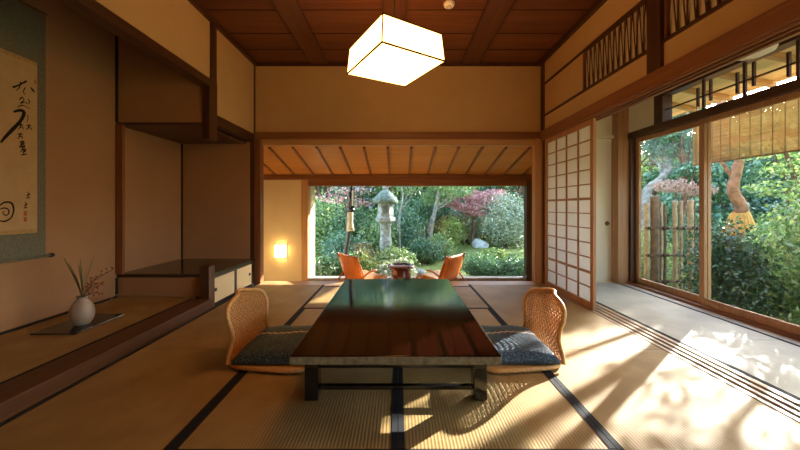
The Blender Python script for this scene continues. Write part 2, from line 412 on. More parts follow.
# ---- right side: lintel, grooved rail, plaster bands, transom
struct('trim_19', MB().box(1.86, 2.0, YB, 4.47, 1.875, 1.99), M['mdy'], .005)
struct('trim_20', MB().box(1.87, 1.882, YB, 4.42, 1.858, 1.876).box(1.918, 1.930, YB, 4.42, 1.858, 1.876).box(1.965, 1.995, YB, 4.42, 1.858, 1.876), M['mdy'], .002)
RY = [(2.56, 3.50), (1.32, 2.43)]
w = MB()
w.box(1.90, 1.96, YB-.1, 4.52, 1.99, 2.175); w.box(1.90, 1.96, YB-.1, 4.52, 2.60, CZ+.01)
w.box(1.90, 1.96, 3.50, 4.52, 2.175, 2.60); w.box(1.90, 1.96, YB-.1, 1.32, 2.175, 2.60)
struct('wall_right', w, M['plaster'])
struct('trim_21', MB().box(1.885, 1.965, YB, 4.42, 2.17, 2.195).box(1.885, 1.965, YB, 4.42, 2.58, 2.605), M['dky'], .002)
struct('trim_22', MB().box(1.87, 1.98, 2.43, 2.56, 1.99, CZ-.05), M['dkz'], .004)
for k, (a, b) in enumerate(RY):
    t = empty('lattice_transom', (1.93, (a+b)/2, 2.195),
              ['wooden lattice transom left of the post above the right lintel, fully in view',
               'wooden lattice transom right of the post, cut by the top edge of the picture'][k], 'transom', 'lattice transoms above the right lintel')
    for ya_, yb_ in ((a, a+.022), (b-.022, b)): MB().box(1.90, 1.955, ya_, yb_, 2.195, 2.58).build('transom_stile', M['mdz'], t, .002)
    MB().box(1.926, 1.929, a+.022, b-.022, 2.195, 2.58).build('backing_paper', M['fusuma'], t)
    n = int((b-a-.04)/.072)
    st = (b-a-.044)/n; e_ = .0035
    m1 = MB(); m2 = MB()
    for i in range(n+1):
        yv = a+.022+st*i
        if 0 < i < n: m1.box(1.917, 1.921, yv-.005, yv+.005, 2.195, 2.58)
        if i < n:
            m2.bar((1.912, yv+st*.04, 2.20), (1.912, yv+st/2, 2.575), .009, .004, (1,0,0))
            m2.bar((1.908, yv+st*.96, 2.20), (1.908, yv+st/2, 2.575), .009, .004, (1,0,0))
    m1.build('vertical_slats', M['mdz'], t); m2.build('crossed_slats', M['dkz'], t)

# ---- tatami mats
def mat(x0, x1, y0, y1, along, label, z0=-.05, m='tat_', grp='tatami mats on the floor', mm=None):
    t = empty('tatami_mat', ((x0+x1)/2, (y0+y1)/2, z0), label, 'tatami mat', grp)
    g = .0015; hw = .027
    MB().box(x0+g, x1-g, y0+g, y1-g, z0, -.001).build('rush_surface', mm or M[m+along], t, .002)
    for s in (0, 1):
        if along == 'y': b = MB().box(x0+g if s == 0 else x1-g-hw, x0+g+hw if s == 0 else x1-g, y0+g, y1-g, -.002, .0015)
        else: b = MB().box(x0+g, x1-g, y0+g if s == 0 else y1-g-hw, y0+g+hw if s == 0 else y1-g, -.002, .0015)
        b.build('cloth_border', M['heri'], t)
    return t
x1, x2, x3 = -.94, 0.0, .905
def mat_nb(x0, x1_, y0, y1, borders, label):
    """lengthwise mat whose wall side shows no border"""
    t = empty('tatami_mat', ((x0+x1_)/2, (y0+y1)/2, -.05), label, 'tatami mat', 'tatami mats on the floor')
    MB().box(x0+.0015, x1_-.0015, y0+.0015, y1-.0015, -.05, -.001).build('rush_surface', M['tat_y'], t, .002)
    for bx0 in borders: MB().box(bx0, bx0+.027, y0+.0015, y1-.0015, -.002, .0015).build('cloth_border', M['heri'], t)
mat_nb(-1.81, x1, 2.40, 4.36, [x1-.0285], 'tatami mat beside the low alcove cabinet, under the left rattan chair back')
mat_nb(-1.81, x1, .45, 2.40, [x1-.0285], 'tatami mat along the red-brown alcove sill, bottom left of the picture')
mat(x1, x2, 1.405, 3.345, 'y', 'lengthwise tatami mat beneath the left half of the low table')
mat(x2, x3, 1.405, 3.345, 'y', 'lengthwise tatami mat beneath the right half of the low table, with sun patches')
mat(x1, x3, 3.345, 4.30, 'x', 'crosswise tatami mat behind the low table, in front of the veranda threshold')
mat(x1, x3, .46, 1.405, 'x', 'crosswise tatami mat of which only the dark border shows at the bottom edge')
mat_nb(x3, 1.86, 2.39, 4.40, [x3+.0015], 'tatami mat in front of the shoji screen, its near half in strong sun')
mat_nb(x3, 1.86, .45, 2.39, [x3+.0015], 'sun-dappled tatami mat at bottom right between the black border line and the sliding track')
struct('trim_23', MB().box(-.94, .905, 4.30, 4.362, -.05, .0), M['ltx'])
# near part of the room floor, behind the camera
struct('trim_24', MB().box(-1.81, 1.86, YB, .45, -.05, -.001), M['tat_y'])
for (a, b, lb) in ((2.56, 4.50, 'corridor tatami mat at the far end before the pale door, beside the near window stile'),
                   (.62, 2.56, 'corridor tatami mat nearest the camera, daylight whiteness put into its colour, beside the window'),
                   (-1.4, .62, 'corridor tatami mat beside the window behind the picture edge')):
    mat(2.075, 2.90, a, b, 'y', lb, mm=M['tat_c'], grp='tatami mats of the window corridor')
# sliding track between room and corridor
tr = MB().box(1.86, 2.07, YB, 4.47, -.05, -.012)
for a, b in ((1.87, 1.895), (1.925, 1.95), (1.98, 2.005), (2.035, 2.07)): tr.box(a, b, YB, 4.47, -.012, .0)
struct('trim_25', tr, wood('track_wood', (.34, .24, .15), (.55, .42, .28), 'y', .4, .4), .001)
struct('trim_26', MB().box(1.895, 1.925, YB, 4.47, -.012, -.008).box(1.95, 1.98, YB, 4.47, -.012, -.008).box(2.005, 2.035, YB, 4.47, -.012, -.008), M['soft_black'])

# ---- corridor shell
struct('wall_corridor', MB().box(1.96, 3.02, 4.54, 4.62, 1.955, 2.75), M['plaster_pale'])
struct('trim_27', MB().box(1.96, 2.86, 4.50, 4.58, 1.91, 1.955).box(1.98, 2.86, 4.50, 4.58, -.05, .004), M['plaster_pale'])
fd = MB().box(1.97, 2.86, 4.555, 4.58, .005, 1.91).build('door_1', M['fusuma']); tag(fd, kind='structure')
MB().lathe([(.030, 0), (.030, .004), (.022, .004), (.02, .001)], n=20).build('finger_pull', M['bamboo_dark'], fd, local=True)
fp = bpy.data.objects['finger_pull.002'] if 'finger_pull.002' in bpy.data.objects else bpy.data.objects['finger_pull']
fp.location = (2.80, 4.555, .78); fp.rotation_euler = (PI/2, 0, 0)
struct('trim_28', MB().box(2.86, 3.02, 4.42, 4.56, -.06, 2.70), M['or_z'], .005)
struct('ceiling_corridor', MB().box(1.96, 3.10, YB-.1, 4.62, 2.66, 2.72), M['mdy'])
struct('wall_near', MB().box(-1.96, 3.10, YB-.15, YB, -.1, 2.95), M['plaster'])
# outer window wall of the corridor
struct('wall_window', MB().box(3.0, 3.08, 3.97, 4.62, 1.96, 2.66).box(3.0, 3.10, YB-.1, 4.62, 2.33, 2.66).box(3.0, 3.12, YB-.15, -.62, -.3, 2.4).box(3.0, 3.10, 4.50, 4.66, -.6, 2.72), M['plaster_pale'])
struct('trim_29', MB().box(2.985, 3.12, YB, 4.50, 1.88, 1.96), M['dky'], .004)
struct('trim_30', MB().box(2.985, 3.10, YB, 3.97, 2.26, 2.33), M['dky'], .004)
struct('trim_31', MB().box(2.985, 3.10, 3.84, 3.97, 1.96, 2.26), M['dkz'], .004)
struct('trim_32', MB().box(2.90, 2.985, YB, 4.45, -.05, .002), wood('pale_sill', (.45, .40, .32), (.66, .60, .5), 'y', .4, .4), .002)
struct('trim_33', MB().box(2.985, 3.12, YB, 4.50, -.16, .03), M['mdy'], .003)
struct('trim_34', MB().box(3.0, 3.12, 4.38, 4.50, .03, 1.88), M['dkz'], .004)
# transom kumiko over the window
rt = empty('window_transom', (3.03, 1.7, 1.96), 'dark kumiko lattice of grouped upright bars above the corridor windows', 'transom')
MB().box(3.02, 3.035, YB, 3.84, 2.092, 2.106).build('cross_bar', M['dky'], rt)
for k in range(12):
    yc = 3.366 - .399*k
    if yc < YB+.1: break
    MB().box(3.018, 3.037, yc-.011, yc+.011, 1.96, 2.26).build('long_bar', M['dkz'], rt)
    MB().box(3.018, 3.037, yc+.055, yc+.075, 2.01, 2.20).build('short_bar', M['dkz'], rt)
    MB().box(3.018, 3.037, yc-.085, yc-.065, 2.03, 2.235).build('short_bar', M['dkz'], rt)

# sliding glass windows
pan = [(3.355, 4.375, 3.075), (2.31, 3.41, 3.035), (1.30, 2.36, 3.075), (.25, 1.36, 3.035), (-.62, .30, 3.075)]
for k, (a, b, x) in enumerate(pan):
    s = empty('window_%d' % (k+1), (x, (a+b)/2, .03)); tag(s, kind='structure')
    t = .017
    MB().box(x-t, x+t, a, b, .03, .10).box(x-t, x+t, a, b, 1.825, 1.879).box(x-t, x+t, a, a+.055, .10, 1.825).box(x-t, x+t, b-.055, b, .10, 1.825).build('sash', M['or_z'], s, .003)
    MB().box(x-.002, x+.002, a+.055, b-.055, .10, 1.825).build('pane', M['glass'], s)

# corridor ceiling lamp
cl = empty('corridor_lamp', (2.72, 2.62, 2.66), 'white saucer lamp hanging from the corridor ceiling, half hidden by the lintel', 'lamp')
MB().lathe([(.0, -.505), (.08, -.50), (.135, -.475), (.145, -.455), (.13, -.435), (.07, -.415), (.03, -.40)], (2.72, 2.62, 2.66), 32).build('lamp_shade', M['white'], cl)
MB().tube([(2.72, 2.62, 2.66), (2.72, 2.62, 2.25)], .006, 8).build('stem', M['white'], cl)

# shoji screen
sj = empty('shoji_screen', (1.90, 3.85, 0), 'open white paper shoji screen with wooden lattice standing in the right track', 'screen')
a, b, x, z0, z1 = 3.285, 4.36, 1.899, 0.002, 1.860
MB().box(x-.016, x+.016, a, a+.05, z0, z1).box(x-.016, x+.016, b-.04, b, z0, z1).box(x-.016, x+.016, a+.05, b-.04, z0, z0+.06).box(x-.016, x+.016, a+.05, b-.04, z1-.05, z1).build('frame', M['or_z'], sj, .002)
MB().box(x+.006, x+.0075, a+.045, b-.035, z0+.055, z1-.045).build('paper', M['paper'], sj)
lat = MB(); H0, H1 = z0+.06, z1-.05; W0, W1 = a+.05, b-.04
for i in range(1, 12):
    zz = H1 - (H1-H0)*i/12; tk = .012 if i in (5, 10) else .005
    lat.box(x-.012, x+.006, W0, W1, zz-tk, zz+tk)
for i in range(1, 4):
    yv = W0 + (W1-W0)*i/4; lat.box(x-.010, x+.006, yv-.005, yv+.005, H0, H1)
lat.build('lattice', M['or_z'], sj)

# ------------------------------------------------------------------ veranda room beyond the opening
VY = 5.80
struct('floor_veranda', MB().box(-2.5, 2.5, 4.60, 5.95, -.5, -.40), M['mdx'])
vb = empty('veranda_ceiling_boarding', (0, 5.2, 1.7), 'sloping orange board ceiling with dark thin battens over the veranda', 'ceiling')
def vz(y): return 1.83 - (y-4.55)*.228
MB().hexa([(-2.5, 4.60, vz(4.60)), (2.5, 4.60, vz(4.60)), (2.5, 5.86, vz(5.86)), (-2.5, 5.86, vz(5.86))],
          [(-2.5, 4.60, vz(4.60)+.03), (2.5, 4.60, vz(4.60)+.03), (2.5, 5.86, vz(5.86)+.03), (-2.5, 5.86, vz(5.86)+.03)]).build('boards', M['vceil'], vb)
for k in range(-7, 8):
    xb = -.14 + .322*k
    MB().bar((xb, 4.61, vz(4.61)-.012), (xb, 5.83, vz(5.83)-.012), .030, .024).build('batten', M['mdy'], vb)
struct('ceiling_veranda', MB().box(-2.5, 2.5, 4.60, 5.9, 1.90, 1.98), M['soft_black'])
struct('wall_veranda_left', MB().box(-2.55, -2.45, 4.60, 5.86, -.5, 1.95).box(-2.5, -1.995, 4.56, 4.63, -.5, 1.95), M['plaster_ver'])
struct('wall_veranda_right', MB().box(2.32, 2.40, 4.60, 5.95, -.5, 1.95), M['plaster_ver'])
struct('wall_veranda_back', MB().box(-2.5, -1.64, VY, VY+.1, -.5, 1.6), M['plaster_ver'])
struct('trim_35', MB().box(-2.45, 2.4, VY-.05, VY+.08, 1.463, 1.545), M['mdx'], .004)
struct('trim_36', MB().box(-1.53, 2.25, VY-.02, VY+.1, 1.36, 1.463), M['mdx'], .004)
struct('trim_37', MB().box(-1.64, -1.53, VY-.03, VY+.1, -.42, 1.463), M['ltz'], .004)
struct('trim_38', MB().box(2.185, 2.32, VY-.03, VY+.1, -.42, 1.463), M['dkz'], .004)
struct('trim_39', MB().box(-1.53, 2.185, VY-.02, VY+.16, -.42, -.21), M['concrete'], .004)
struct('wall_sleeve', MB().box(-1.62, -1.52, VY+.1, 6.22, -.6, 1.75), M['plaster_pale'])
# picture window, one large pane
w6 = empty('window_6', (0, VY+.05, -.21)); tag(w6, kind='structure')
MB().box(-1.53, 2.185, VY+.05, VY+.055, -.21, 1.36).build('pane', M['glass'], w6)
# deep eaves
struct('trim_40', MB().hexa([(-3.2, 5.86, 2.02), (2.9, 5.86, 2.02), (2.9, 7.4, 1.76), (-3.2, 7.4, 1.76)], [(-3.2, 5.86, 2.08), (2.9, 5.86, 2.08), (2.9, 7.4, 1.82), (-3.2, 7.4, 1.82)]), M['vceil'])
# eaves over the corridor window: boards and rafters
ev = MB().hexa([(3.105, YB+.04, 2.48), (3.92, YB+.04, 2.32), (3.92, 5.2, 2.32), (3.105, 5.2, 2.48)], [(3.105, YB+.04, 2.52), (3.92, YB+.04, 2.36), (3.92, 5.2, 2.36), (3.105, 5.2, 2.52)])
eo = empty('eaves', (3.1, 2, 2.4), 'warm wooden eaves with rafters outside above the corridor window', 'eaves')
ev.build('eaves_boards', wood('eaves_board', (.62, .42, .22), (.84, .62, .36), 'y', .5, .3), eo)
for k in range(13):
    yr = 4.95 - .46*k
    MB().bar((3.105, yr, 2.448), (3.95, yr, 2.282), .055, .05).build('rafter', wood('rafter_wood', (.40, .22, .10), (.55, .33, .16), 'x', .5, .3) if k == 0 else bpy.data.materials['rafter_wood'], eo)
MB().box(3.90, 3.94, YB+.04, 5.2, 2.29, 2.36).build('fascia', bpy.data.materials['eaves_board'], eo)
MB().hexa([(3.105,YB+.04,2.58),(3.95,YB+.04,2.38),(3.95,5.2,2.38),(3.105,5.2,2.58)],[(3.105,YB+.04,2.72),(3.95,YB+.04,2.42),(3.95,5.2,2.42),(3.105,5.2,2.72)]).build('roof_shell', M['pole'], eo)

# sudare reed blind hanging from the eaves
su = empty('reed_blind', (3.6, 1.8, 2.32), 'tan split-bamboo reed blind hanging outside in front of the nearer corridor window', 'blind')
sl = MB(); z = 1.515
while z < 2.12:
    sl.box(3.598, 3.601, -.3, 4.15, z, z+.0068); z += .0085
def reed_mat():
    m, nt, out = new_mat('split_reed')
    d = N(nt, 'ShaderNodeBsdfDiffuse'); t = N(nt, 'ShaderNodeBsdfTranslucent'); mx = N(nt, 'ShaderNodeMixShader')
    n1 = noise(nt, coords(nt, (3, 1.5, 120)), 1.5, 3)
    r = ramp(nt, n1, [(.3, (.52, .36, .18)), (.7, (.74, .56, .33))])
    nt.links.new(r.outputs[0], d.inputs[0]); nt.links.new(r.outputs[0], t.inputs[0]); mx.inputs[0].default_value = .3
    nt.links.new(d.outputs[0], mx.inputs[1]); nt.links.new(t.outputs[0], mx.inputs[2]); nt.links.new(mx.outputs[0], out.inputs[0])
    return m
sl.build('reeds', reed_mat(), su)
MB().box(3.594, 3.605, -.3, 4.15, 1.50, 1.516).box(3.594, 3.605, -.3, 4.15, 2.12, 2.145).build('edge_slats', M['bamboo'], su)
th = MB(); yk = -.2
while yk < 4.15: th.box(3.5965, 3.6025, yk-.0015, yk+.0015, 1.51, 2.13); yk += .105
th.build('binding_threads', M['bamboo_dark'], su)
cn = MB()
for yk in (4.1, 2.9, 1.7, .5): cn.tube([(3.6, yk, 2.14), (3.6, yk, 2.37)], .004, 6)
cn.build('hanging_cords', M['bamboo_dark'], su)

# ------------------------------------------------------------------ FURNITURE : low table
tx = -.011
tb = empty('low_table', (tx, 2.42, 0), 'low glossy table with dark red planked lacquer top and black legs', 'table')
ty0, ty1, tw = 1.574, 3.26, .491
MB().box(tx-tw, tx+tw, ty0, ty1, .278, .310).build('tabletop', M['tabletop'], tb, .005, 3)
MB().box(tx-tw+.001, tx+tw-.001, ty0-.002, ty0+.03, .270, .306).box(tx-tw+.001, tx+tw-.001, ty1-.03, ty1+.002, .270, .306).box(tx-tw-.002, tx-tw+.03, ty0, ty1, .270, .306).box(tx+tw-.03, tx+tw+.002, ty0, ty1, .270, .306).build('edge_band', plain('black_lacquer_edge_reflection', (.17, .17, .135), .3, .7, var=.5, scale=40), tb, .002)  # floor reflection on the black edge put into its mottled grey
for sx in (-1, 1):
    for yl in (1.745, 3.08):
        MB().box(tx+sx*.47, tx+sx*.40, yl, yl+.075, 0.003, .28).build('leg', M['black'], tb, .005)
for yl in (1.76, 3.10):
    MB().box(tx-.40, tx+.40, yl, yl+.035, .165, .20).build('upper_rail', M['black'], tb, .004)
    MB().box(tx-.40, tx+.40, yl, yl+.03, .052, .074).build('lower_rail', M['black'], tb, .004)

# rattan legless chairs
def backshape(v):  # v 0..1 up the back: half width, lean (-x)
    zs = [.030, .07, .115, .165, .225, .29, .35, .392, .408]
    ws = [.258, .245, .215, .200, .213, .234, .225, .165, .07]
    xs = [.0, -.012, -.02, -.02, -.028, -.045, -.062, -.072, -.078]
    t = v*(len(zs)-1); i = min(int(t), len(zs)-2); f = t-i
    return [q[i]+(q[i+1]-q[i])*f for q in (zs, ws, xs)]
def bp(u, v):
    z, w_, x = backshape(v); return (x + .05*u*u*(.4+.6*min(1, v*1.6)), u*w_, z)
def make_zaisu():
    r = empty('rattan_floor_chair', (0,0,0), 'honey rattan legless floor chair left of the low table, back to the alcove', 'chair', 'rattan floor chairs at the table')
    out = [bp(-1, k/24) for k in range(25)]
    top = []
    for k in range(1, 12):
        a = -1+2*k/12; x, y_, z = bp(a, 1.0); top.append((x, y_, z+.012*(1-a*a)))
    path = out + top + [bp(1, 1-k/24) for k in range(25)]
    sm = [Vector(p) for p in path]
    for _ in range(3):
        sm = [sm[0]] + [(sm[i-1]+sm[i]*2+sm[i+1])/4 for i in range(1, len(sm)-1)] + [sm[-1]]
    MB().tube(sm, .0135, 10).build('back_frame', M['rattan_pale'], r, local=True)
    w_ = MB()
    for i in range(1, 22):
        u = -1+2*i/22; w_.tube([tuple(np.array(bp(u*.985, k/20))+np.array([.0025*(1 if (k+i) % 2 else -1), 0, 0])) for k in range(21)], .0042, 5)
    for j in range(1, 30):
        v = j/30; w_.tube([tuple(np.array(bp(-.99+1.98*k/22, v))+np.array([.0025*(-1 if (k+j) % 2 else 1), 0, 0])) for k in range(23)], .0036, 5)
    w_.build('woven_back', M['rattan'], r, local=True)
    # seat: woven slab with rounded front in a cane ring
    ring = []
    for k in range(40):
        a = 2*PI*k/40; cx = math.copysign(abs(math.cos(a))**.45, math.cos(a)); cy = math.copysign(abs(math.sin(a))**.45, math.sin(a))
        ring.append((.265+.28*cx, .262*cy, .018))
    MB().tube(ring, .014, 8, closed=True).build('seat_frame', M['rattan_pale'], r, local=True)
    sb = MB(); n = len(ring)
    sb.add([(p[0], p[1], .012) for p in ring] + [(p[0], p[1], .026) for p in ring], [tuple(range(n))[::-1], tuple(range(n, 2*n))])
    sb.build('woven_seat', M['rattan_pale'], r, local=True)
    return r
ZY = 2.345
z1_ = make_zaisu(); z1_.location = (-1.03, ZY, 0.002); z1_.rotation_euler = (0, 0, -math.radians(8))
z2_ = copy_tree(z1_); z2_.location = (1.0, ZY, 0.002); z2_.rotation_euler = (0, 0, PI+math.radians(8))
z2_['label'] = 'honey rattan legless floor chair right of the low table, standing in sunlight'

def make_cushion():
    n = 28; S = .272; vs = []; idx = {}
    def hh(u, v):
        e = max(abs(u), abs(v)); base = (1-abs(u)**4)*(1-abs(v)**4)
        return .012 + .040*max(0, base)**.38
    m = MB(); 
    for side in (1, -1):
        for i in range(n+1):
            for j in range(n+1):
                u = -1+2*i/n; v = -1+2*j/n
                px = S*u*(1-.035*(1-abs(v)**2)*abs(u)**3); py = S*v*(1-.035*(1-abs(u)**2)*abs(v)**3)
                h = hh(u, v)
                if side < 0: h = min(.018, h)
                wob = .003*math.sin(7*u+2*v)*math.sin(5*v)
                vs.append((px, py, side*h*(1.0 if side < 0 else 1.25) + (wob if side > 0 else 0)))
    fs = []; K = (n+1)**2
    for i in range(n):
        for j in range(n):
            q = (i*(n+1)+j, (i+1)*(n+1)+j, (i+1)*(n+1)+j+1, i*(n+1)+j+1)
            fs.append(q); fs.append(tuple(K+k for k in q[::-1]))
    per = [(i, 0) for i in range(n)] + [(n, j) for j in range(n)] + [(n-i, n) for i in range(n)] + [(0, n-j) for j in range(n)]
    pi = [i*(n+1)+j for i, j in per]
    for k in range(len(pi)):
        a_, b_ = pi[k], pi[(k+1) % len(pi)]; fs.append((a_, K+a_, K+b_, b_))
    m.add(vs, fs, True)
    o = m.build('floor_cushion', M['cushion'])
    return tag(o, 'dark navy square floor cushion with a pale wavy band, on the left floor chair', 'cushion', 'navy floor cushions')
c1 = make_cushion(); c1.location = (-.745, ZY, .051)
c2 = c1.copy(); COL.objects.link(c2); c2.location = (.72, ZY, .051)
c2['label'] = 'blue navy square floor cushion with a pale wavy band, on the right floor chair'

# ------------------------------------------------------------------ hanging lamp
k_ = 1.05
def lp(x, y): return (x*k_, y*k_)
B_, L_, R_, C_ = lp(-.097, 2.06), lp(-.383, 2.556), lp(.322, 2.33), lp(.058, 2.81)
LB = 1+k_; LTp = LB+.195
cx, cy = [(B_[i]+C_[i]+L_[i]+R_[i])/4 for i in (0, 1)]
hl = empty('pendant_lamp', (cx, cy, CZ), 'glowing white square paper pendant lamp hanging over the table', 'lamp')
bot = [B_, R_, C_, L_]; top = [((p[0]-cx)*.94+cx, (p[1]-cy)*.94+cy) for p in bot]
def v3(p, z): return Vector((p[0], p[1], z))
MB().hexa([v3(p, LB) for p in bot], [v3(p, LTp) for p in top]).build('paper_shade', M['lamp'], hl)
fr = MB()
for i in range(4):
    j = (i+1) % 4
    fr.bar(v3(bot[i], LB), v3(bot[j], LB), .010, .010); fr.bar(v3(top[i], LTp), v3(top[j], LTp), .010, .010)
    fr.bar(v3(bot[i], LB), v3(top[i], LTp), .010, .010)
fr.build('shade_frame', M['dkx'], hl)
MB().tube([(cx, cy, LTp), (cx, cy, CZ-.05)], .004, 8).build('cord', M['soft_black'], hl)
MB().lathe([(.05, -.03), (.055, 0)], (cx, cy, CZ-.028), 24).build('ceiling_cap', M['soft_black'], hl)
# smoke detector
sd = empty('smoke_detector', (.48, 3.2, CZ-.006), 'round white smoke detector on the wooden ceiling', 'detector')
MB().lathe([(.03, -.035), (.04, -.034), (.052, -.02), (.055, 0)], (.48, 3.2, CZ-.006), 28).build('detector_body', M['white'], sd)
dg = MB()
for k in range(6):
    a = 2*PI*k/6; dg.box(.48+.022*math.cos(a)-.005, .48+.022*math.cos(a)+.005, 3.2+.022*math.sin(a)-.005, 3.2+.022*math.sin(a)+.005, CZ-.043, CZ-.040)
dg.build('vent_slots', M['pole'], sd)
# sconce
sx_, sz_ = -1.985, .256
sc_ = empty('wall_lamp', (sx_, VY, sz_), 'small square glowing paper lamp on the cream veranda wall', 'lamp')
MB().box(sx_-.09, sx_+.09, VY-.085, VY-.012, sz_-.11, sz_+.11).build('paper_shade', M['sconce'], sc_)
fr = MB()
for sx in (-1, 1):
    for yv in (VY-.088, VY-.01): fr.box(sx_+sx*.095-.005, sx_+sx*.095+.005, yv-.005, yv+.005, sz_-.12, sz_+.12)
    for sz in (-1, 1): fr.box(sx_+sx*.095-.005, sx_+sx*.095+.005, VY-.09, VY, sz_+sz*.113-.005, sz_+sz*.113+.005)
for sz in (-1, 1): fr.box(sx_-.10, sx_+.10, VY-.093, VY-.083, sz_+sz*.113-.005, sz_+sz*.113+.005)
fr.build('shade_frame', M['mdz'], sc_)

# ------------------------------------------------------------------ scroll with calligraphy
SX = -2.827
scr = empty('hanging_scroll', (SX, 2.36, 2.5), 'tall hanging scroll with black brush calligraphy and grey-green brocade mount on alcove wall', 'scroll')
MB().box(SX, SX+.003, 2.02, 2.725, .62, 2.53).build('brocade_mount', M['brocade'], scr)
MB().box(SX+.003, SX+.0045, 2.09, 2.66, .83, 2.10).build('paper_sheet', M['scroll_paper'], scr)
for za_, zb_ in ((2.10, 2.13), (.80, .83)): MB().box(SX+.003, SX+.0047, 2.09, 2.66, za_, zb_).build('pattern_band', M['gold_band'], scr)
MB().tube([(SX+.014, 1.99, .61), (SX+.014, 2.76, .61)], .012, 12).build('roller', M['brocade'], scr)
for yv in (1.99, 2.76): MB().tube([(SX+.014, yv-.012, .61), (SX+.014, yv+.012, .61)], .017, 14).build('roller_knob', M['soft_black'], scr)
MB().tube([(SX+.010, 2.02, 2.54), (SX+.010, 2.725, 2.54)], .008, 10).build('hanging_rod', M['mdy'], scr)
def sp_(x, y):   # place on the scroll sheet measured from the photograph
    Y = 340*2.822/(398-x); return (Y, 1+(207-y)*Y/340)
def stroke(pts, ws, mb):
    mb = MB() if mb is None else mb
    P = [Vector((a_, b_, 0)) for a_, b_ in [sp_(*q) for q in pts]]
    S = spline(P, 6); m = len(S); vs = []
    for i, p in enumerate(S):
        t = (S[min(i+1, m-1)]-S[max(i-1, 0)]); t = t.normalized() if t.length > 1e-9 else Vector((1,0,0))
        f = i/(m-1)*(len(ws)-1); k = min(int(f), len(ws)-2); w_ = (ws[k]+(ws[k+1]-ws[k])*(f-k))
        nx, ny = -t.y*w_/2, t.x*w_/2
        vs += [(SX+.0052, p.x+nx, p.y+ny), (SX+.0052, p.x-nx, p.y-ny)]
    mb.add(vs, [(2*i, 2*i+1, 2*i+3, 2*i+2) for i in range(m-1)])
ik = MB(); q = 1/3.0
def Z1(l): return [(a_*q, b_*q) for a_, b_ in l]
def Z2(l): return [(a_*q, b_*q+130) for a_, b_ in l]
def done():
    global ik
    ik.build('brush_character', M['ink'], scr); ik = MB()
W = .010
stroke(Z1([(38,262),(55,256),(80,243)]), [W*1.6, W, W*1.4], ik)
stroke(Z1([(62,246),(58,262),(48,272)]), [W, W*.8, W*.3], ik)
stroke(Z1([(92,262),(98,270),(104,277)]), [W*.8, W*1.7, W*.8], ik)
done()
stroke(Z1([(76,262),(70,275),(76,284)]), [W*.8, W*.6, W*.8], ik)
done()
stroke(Z1([(58,300),(66,292),(72,300),(62,310),(74,306),(82,312)]), [W*.6, W, W*.5, W*.9, W*.5, W*.8], ik)
stroke(Z1([(84,296),(88,304),(86,312)]), [W*.5, W*.8, W*.4], ik)
done()
stroke(Z1([(52,322),(64,316),(78,320),(90,326)]), [W*.4, W*.9, W*.5, W*.6], ik)
done()
stroke(Z1([(40,336),(60,331),(72,338),(62,362),(38,388),(15,412),(2,428)]), [W*1.2, W*2.2, W*2.6, W*2.2, W*2.6, W*2.0, W*1.2], ik)
done()
stroke(Z1([(82,345),(84,356),(80,368)]), [W*.8, W*.6, W*.3], ik)
done()
for bx_, by_ in ((62, 380), (86, 382), (60, 408), (66, 432), (68, 447)):
    stroke(Z1([(bx_-7,by_-4),(bx_+2,by_-7),(bx_+8,by_-2)]), [W*.5, W*.9, W*.5], ik)
    stroke(Z1([(bx_+2,by_-9),(bx_-2,by_+2),(bx_-8,by_+9)]), [W*.8, W*.7, W*.3], ik)
    stroke(Z1([(bx_-4,by_+3),(bx_+4,by_+1),(bx_+9,by_+8)]), [W*.4, W*.9, W*.5], ik)
    done()
for bx_, by_ in ((66, 42), (72, 66)):
    stroke(Z2([(bx_-7,by_-6),(bx_+7,by_-8)]), [W*.6, W*.8], ik); stroke(Z2([(bx_-6,by_),(bx_+6,by_-2)]), [W*.6, W*.8], ik)
    stroke(Z2([(bx_,by_-10),(bx_-1,by_+10)]), [W*.8, W*.6], ik); stroke(Z2([(bx_-9,by_+9),(bx_+9,by_+6)]), [W*.7, W*.9], ik)
    done()
for bx_, by_ in ((85, 196), (77, 226)):
    stroke(Z2([(bx_-4,by_-9),(bx_+3,by_-4),(bx_-4,by_+2)]), [W*.4, W*.7, W*.3], ik)
    stroke(Z2([(bx_-5,by_),(bx_+6,by_-3)]), [W*.6, W*.6], ik); stroke(Z2([(bx_,by_-6),(bx_-1,by_+9)]), [W*.4, W*.6], ik)
    stroke(Z2([(bx_-7,by_+8),(bx_+5,by_+7)]), [W*.6, W*.8], ik)
    done()
stroke(Z2([(0,226),(14,217),(34,219),(41,238),(34,262),(15,274),(0,272)]), [W*.9, W*1.2, W*1.4, W*1.2, W*1.0, W*1.2, W*.9], ik)
stroke(Z2([(0,238),(12,234),(24,238),(26,250),(16,256),(8,248),(14,243)]), [W*.8, W, W, W*.8, W*.8, W*.6, W*.5], ik)
done()
for by_ in (250, 268):
    a_, b_ = sp_(76*q, by_*q+130); MB().box(SX+.0045, SX+.0052, a_-.011, a_+.011, b_-.018, b_+.018).build('seal_stamp', M['seal'], scr)
a_, b_ = sp_(106*q, 246*q); MB().box(SX+.0045, SX+.0052, a_-.007, a_+.007, b_-.016, b_+.016).build('seal_stamp', M['seal'], scr)

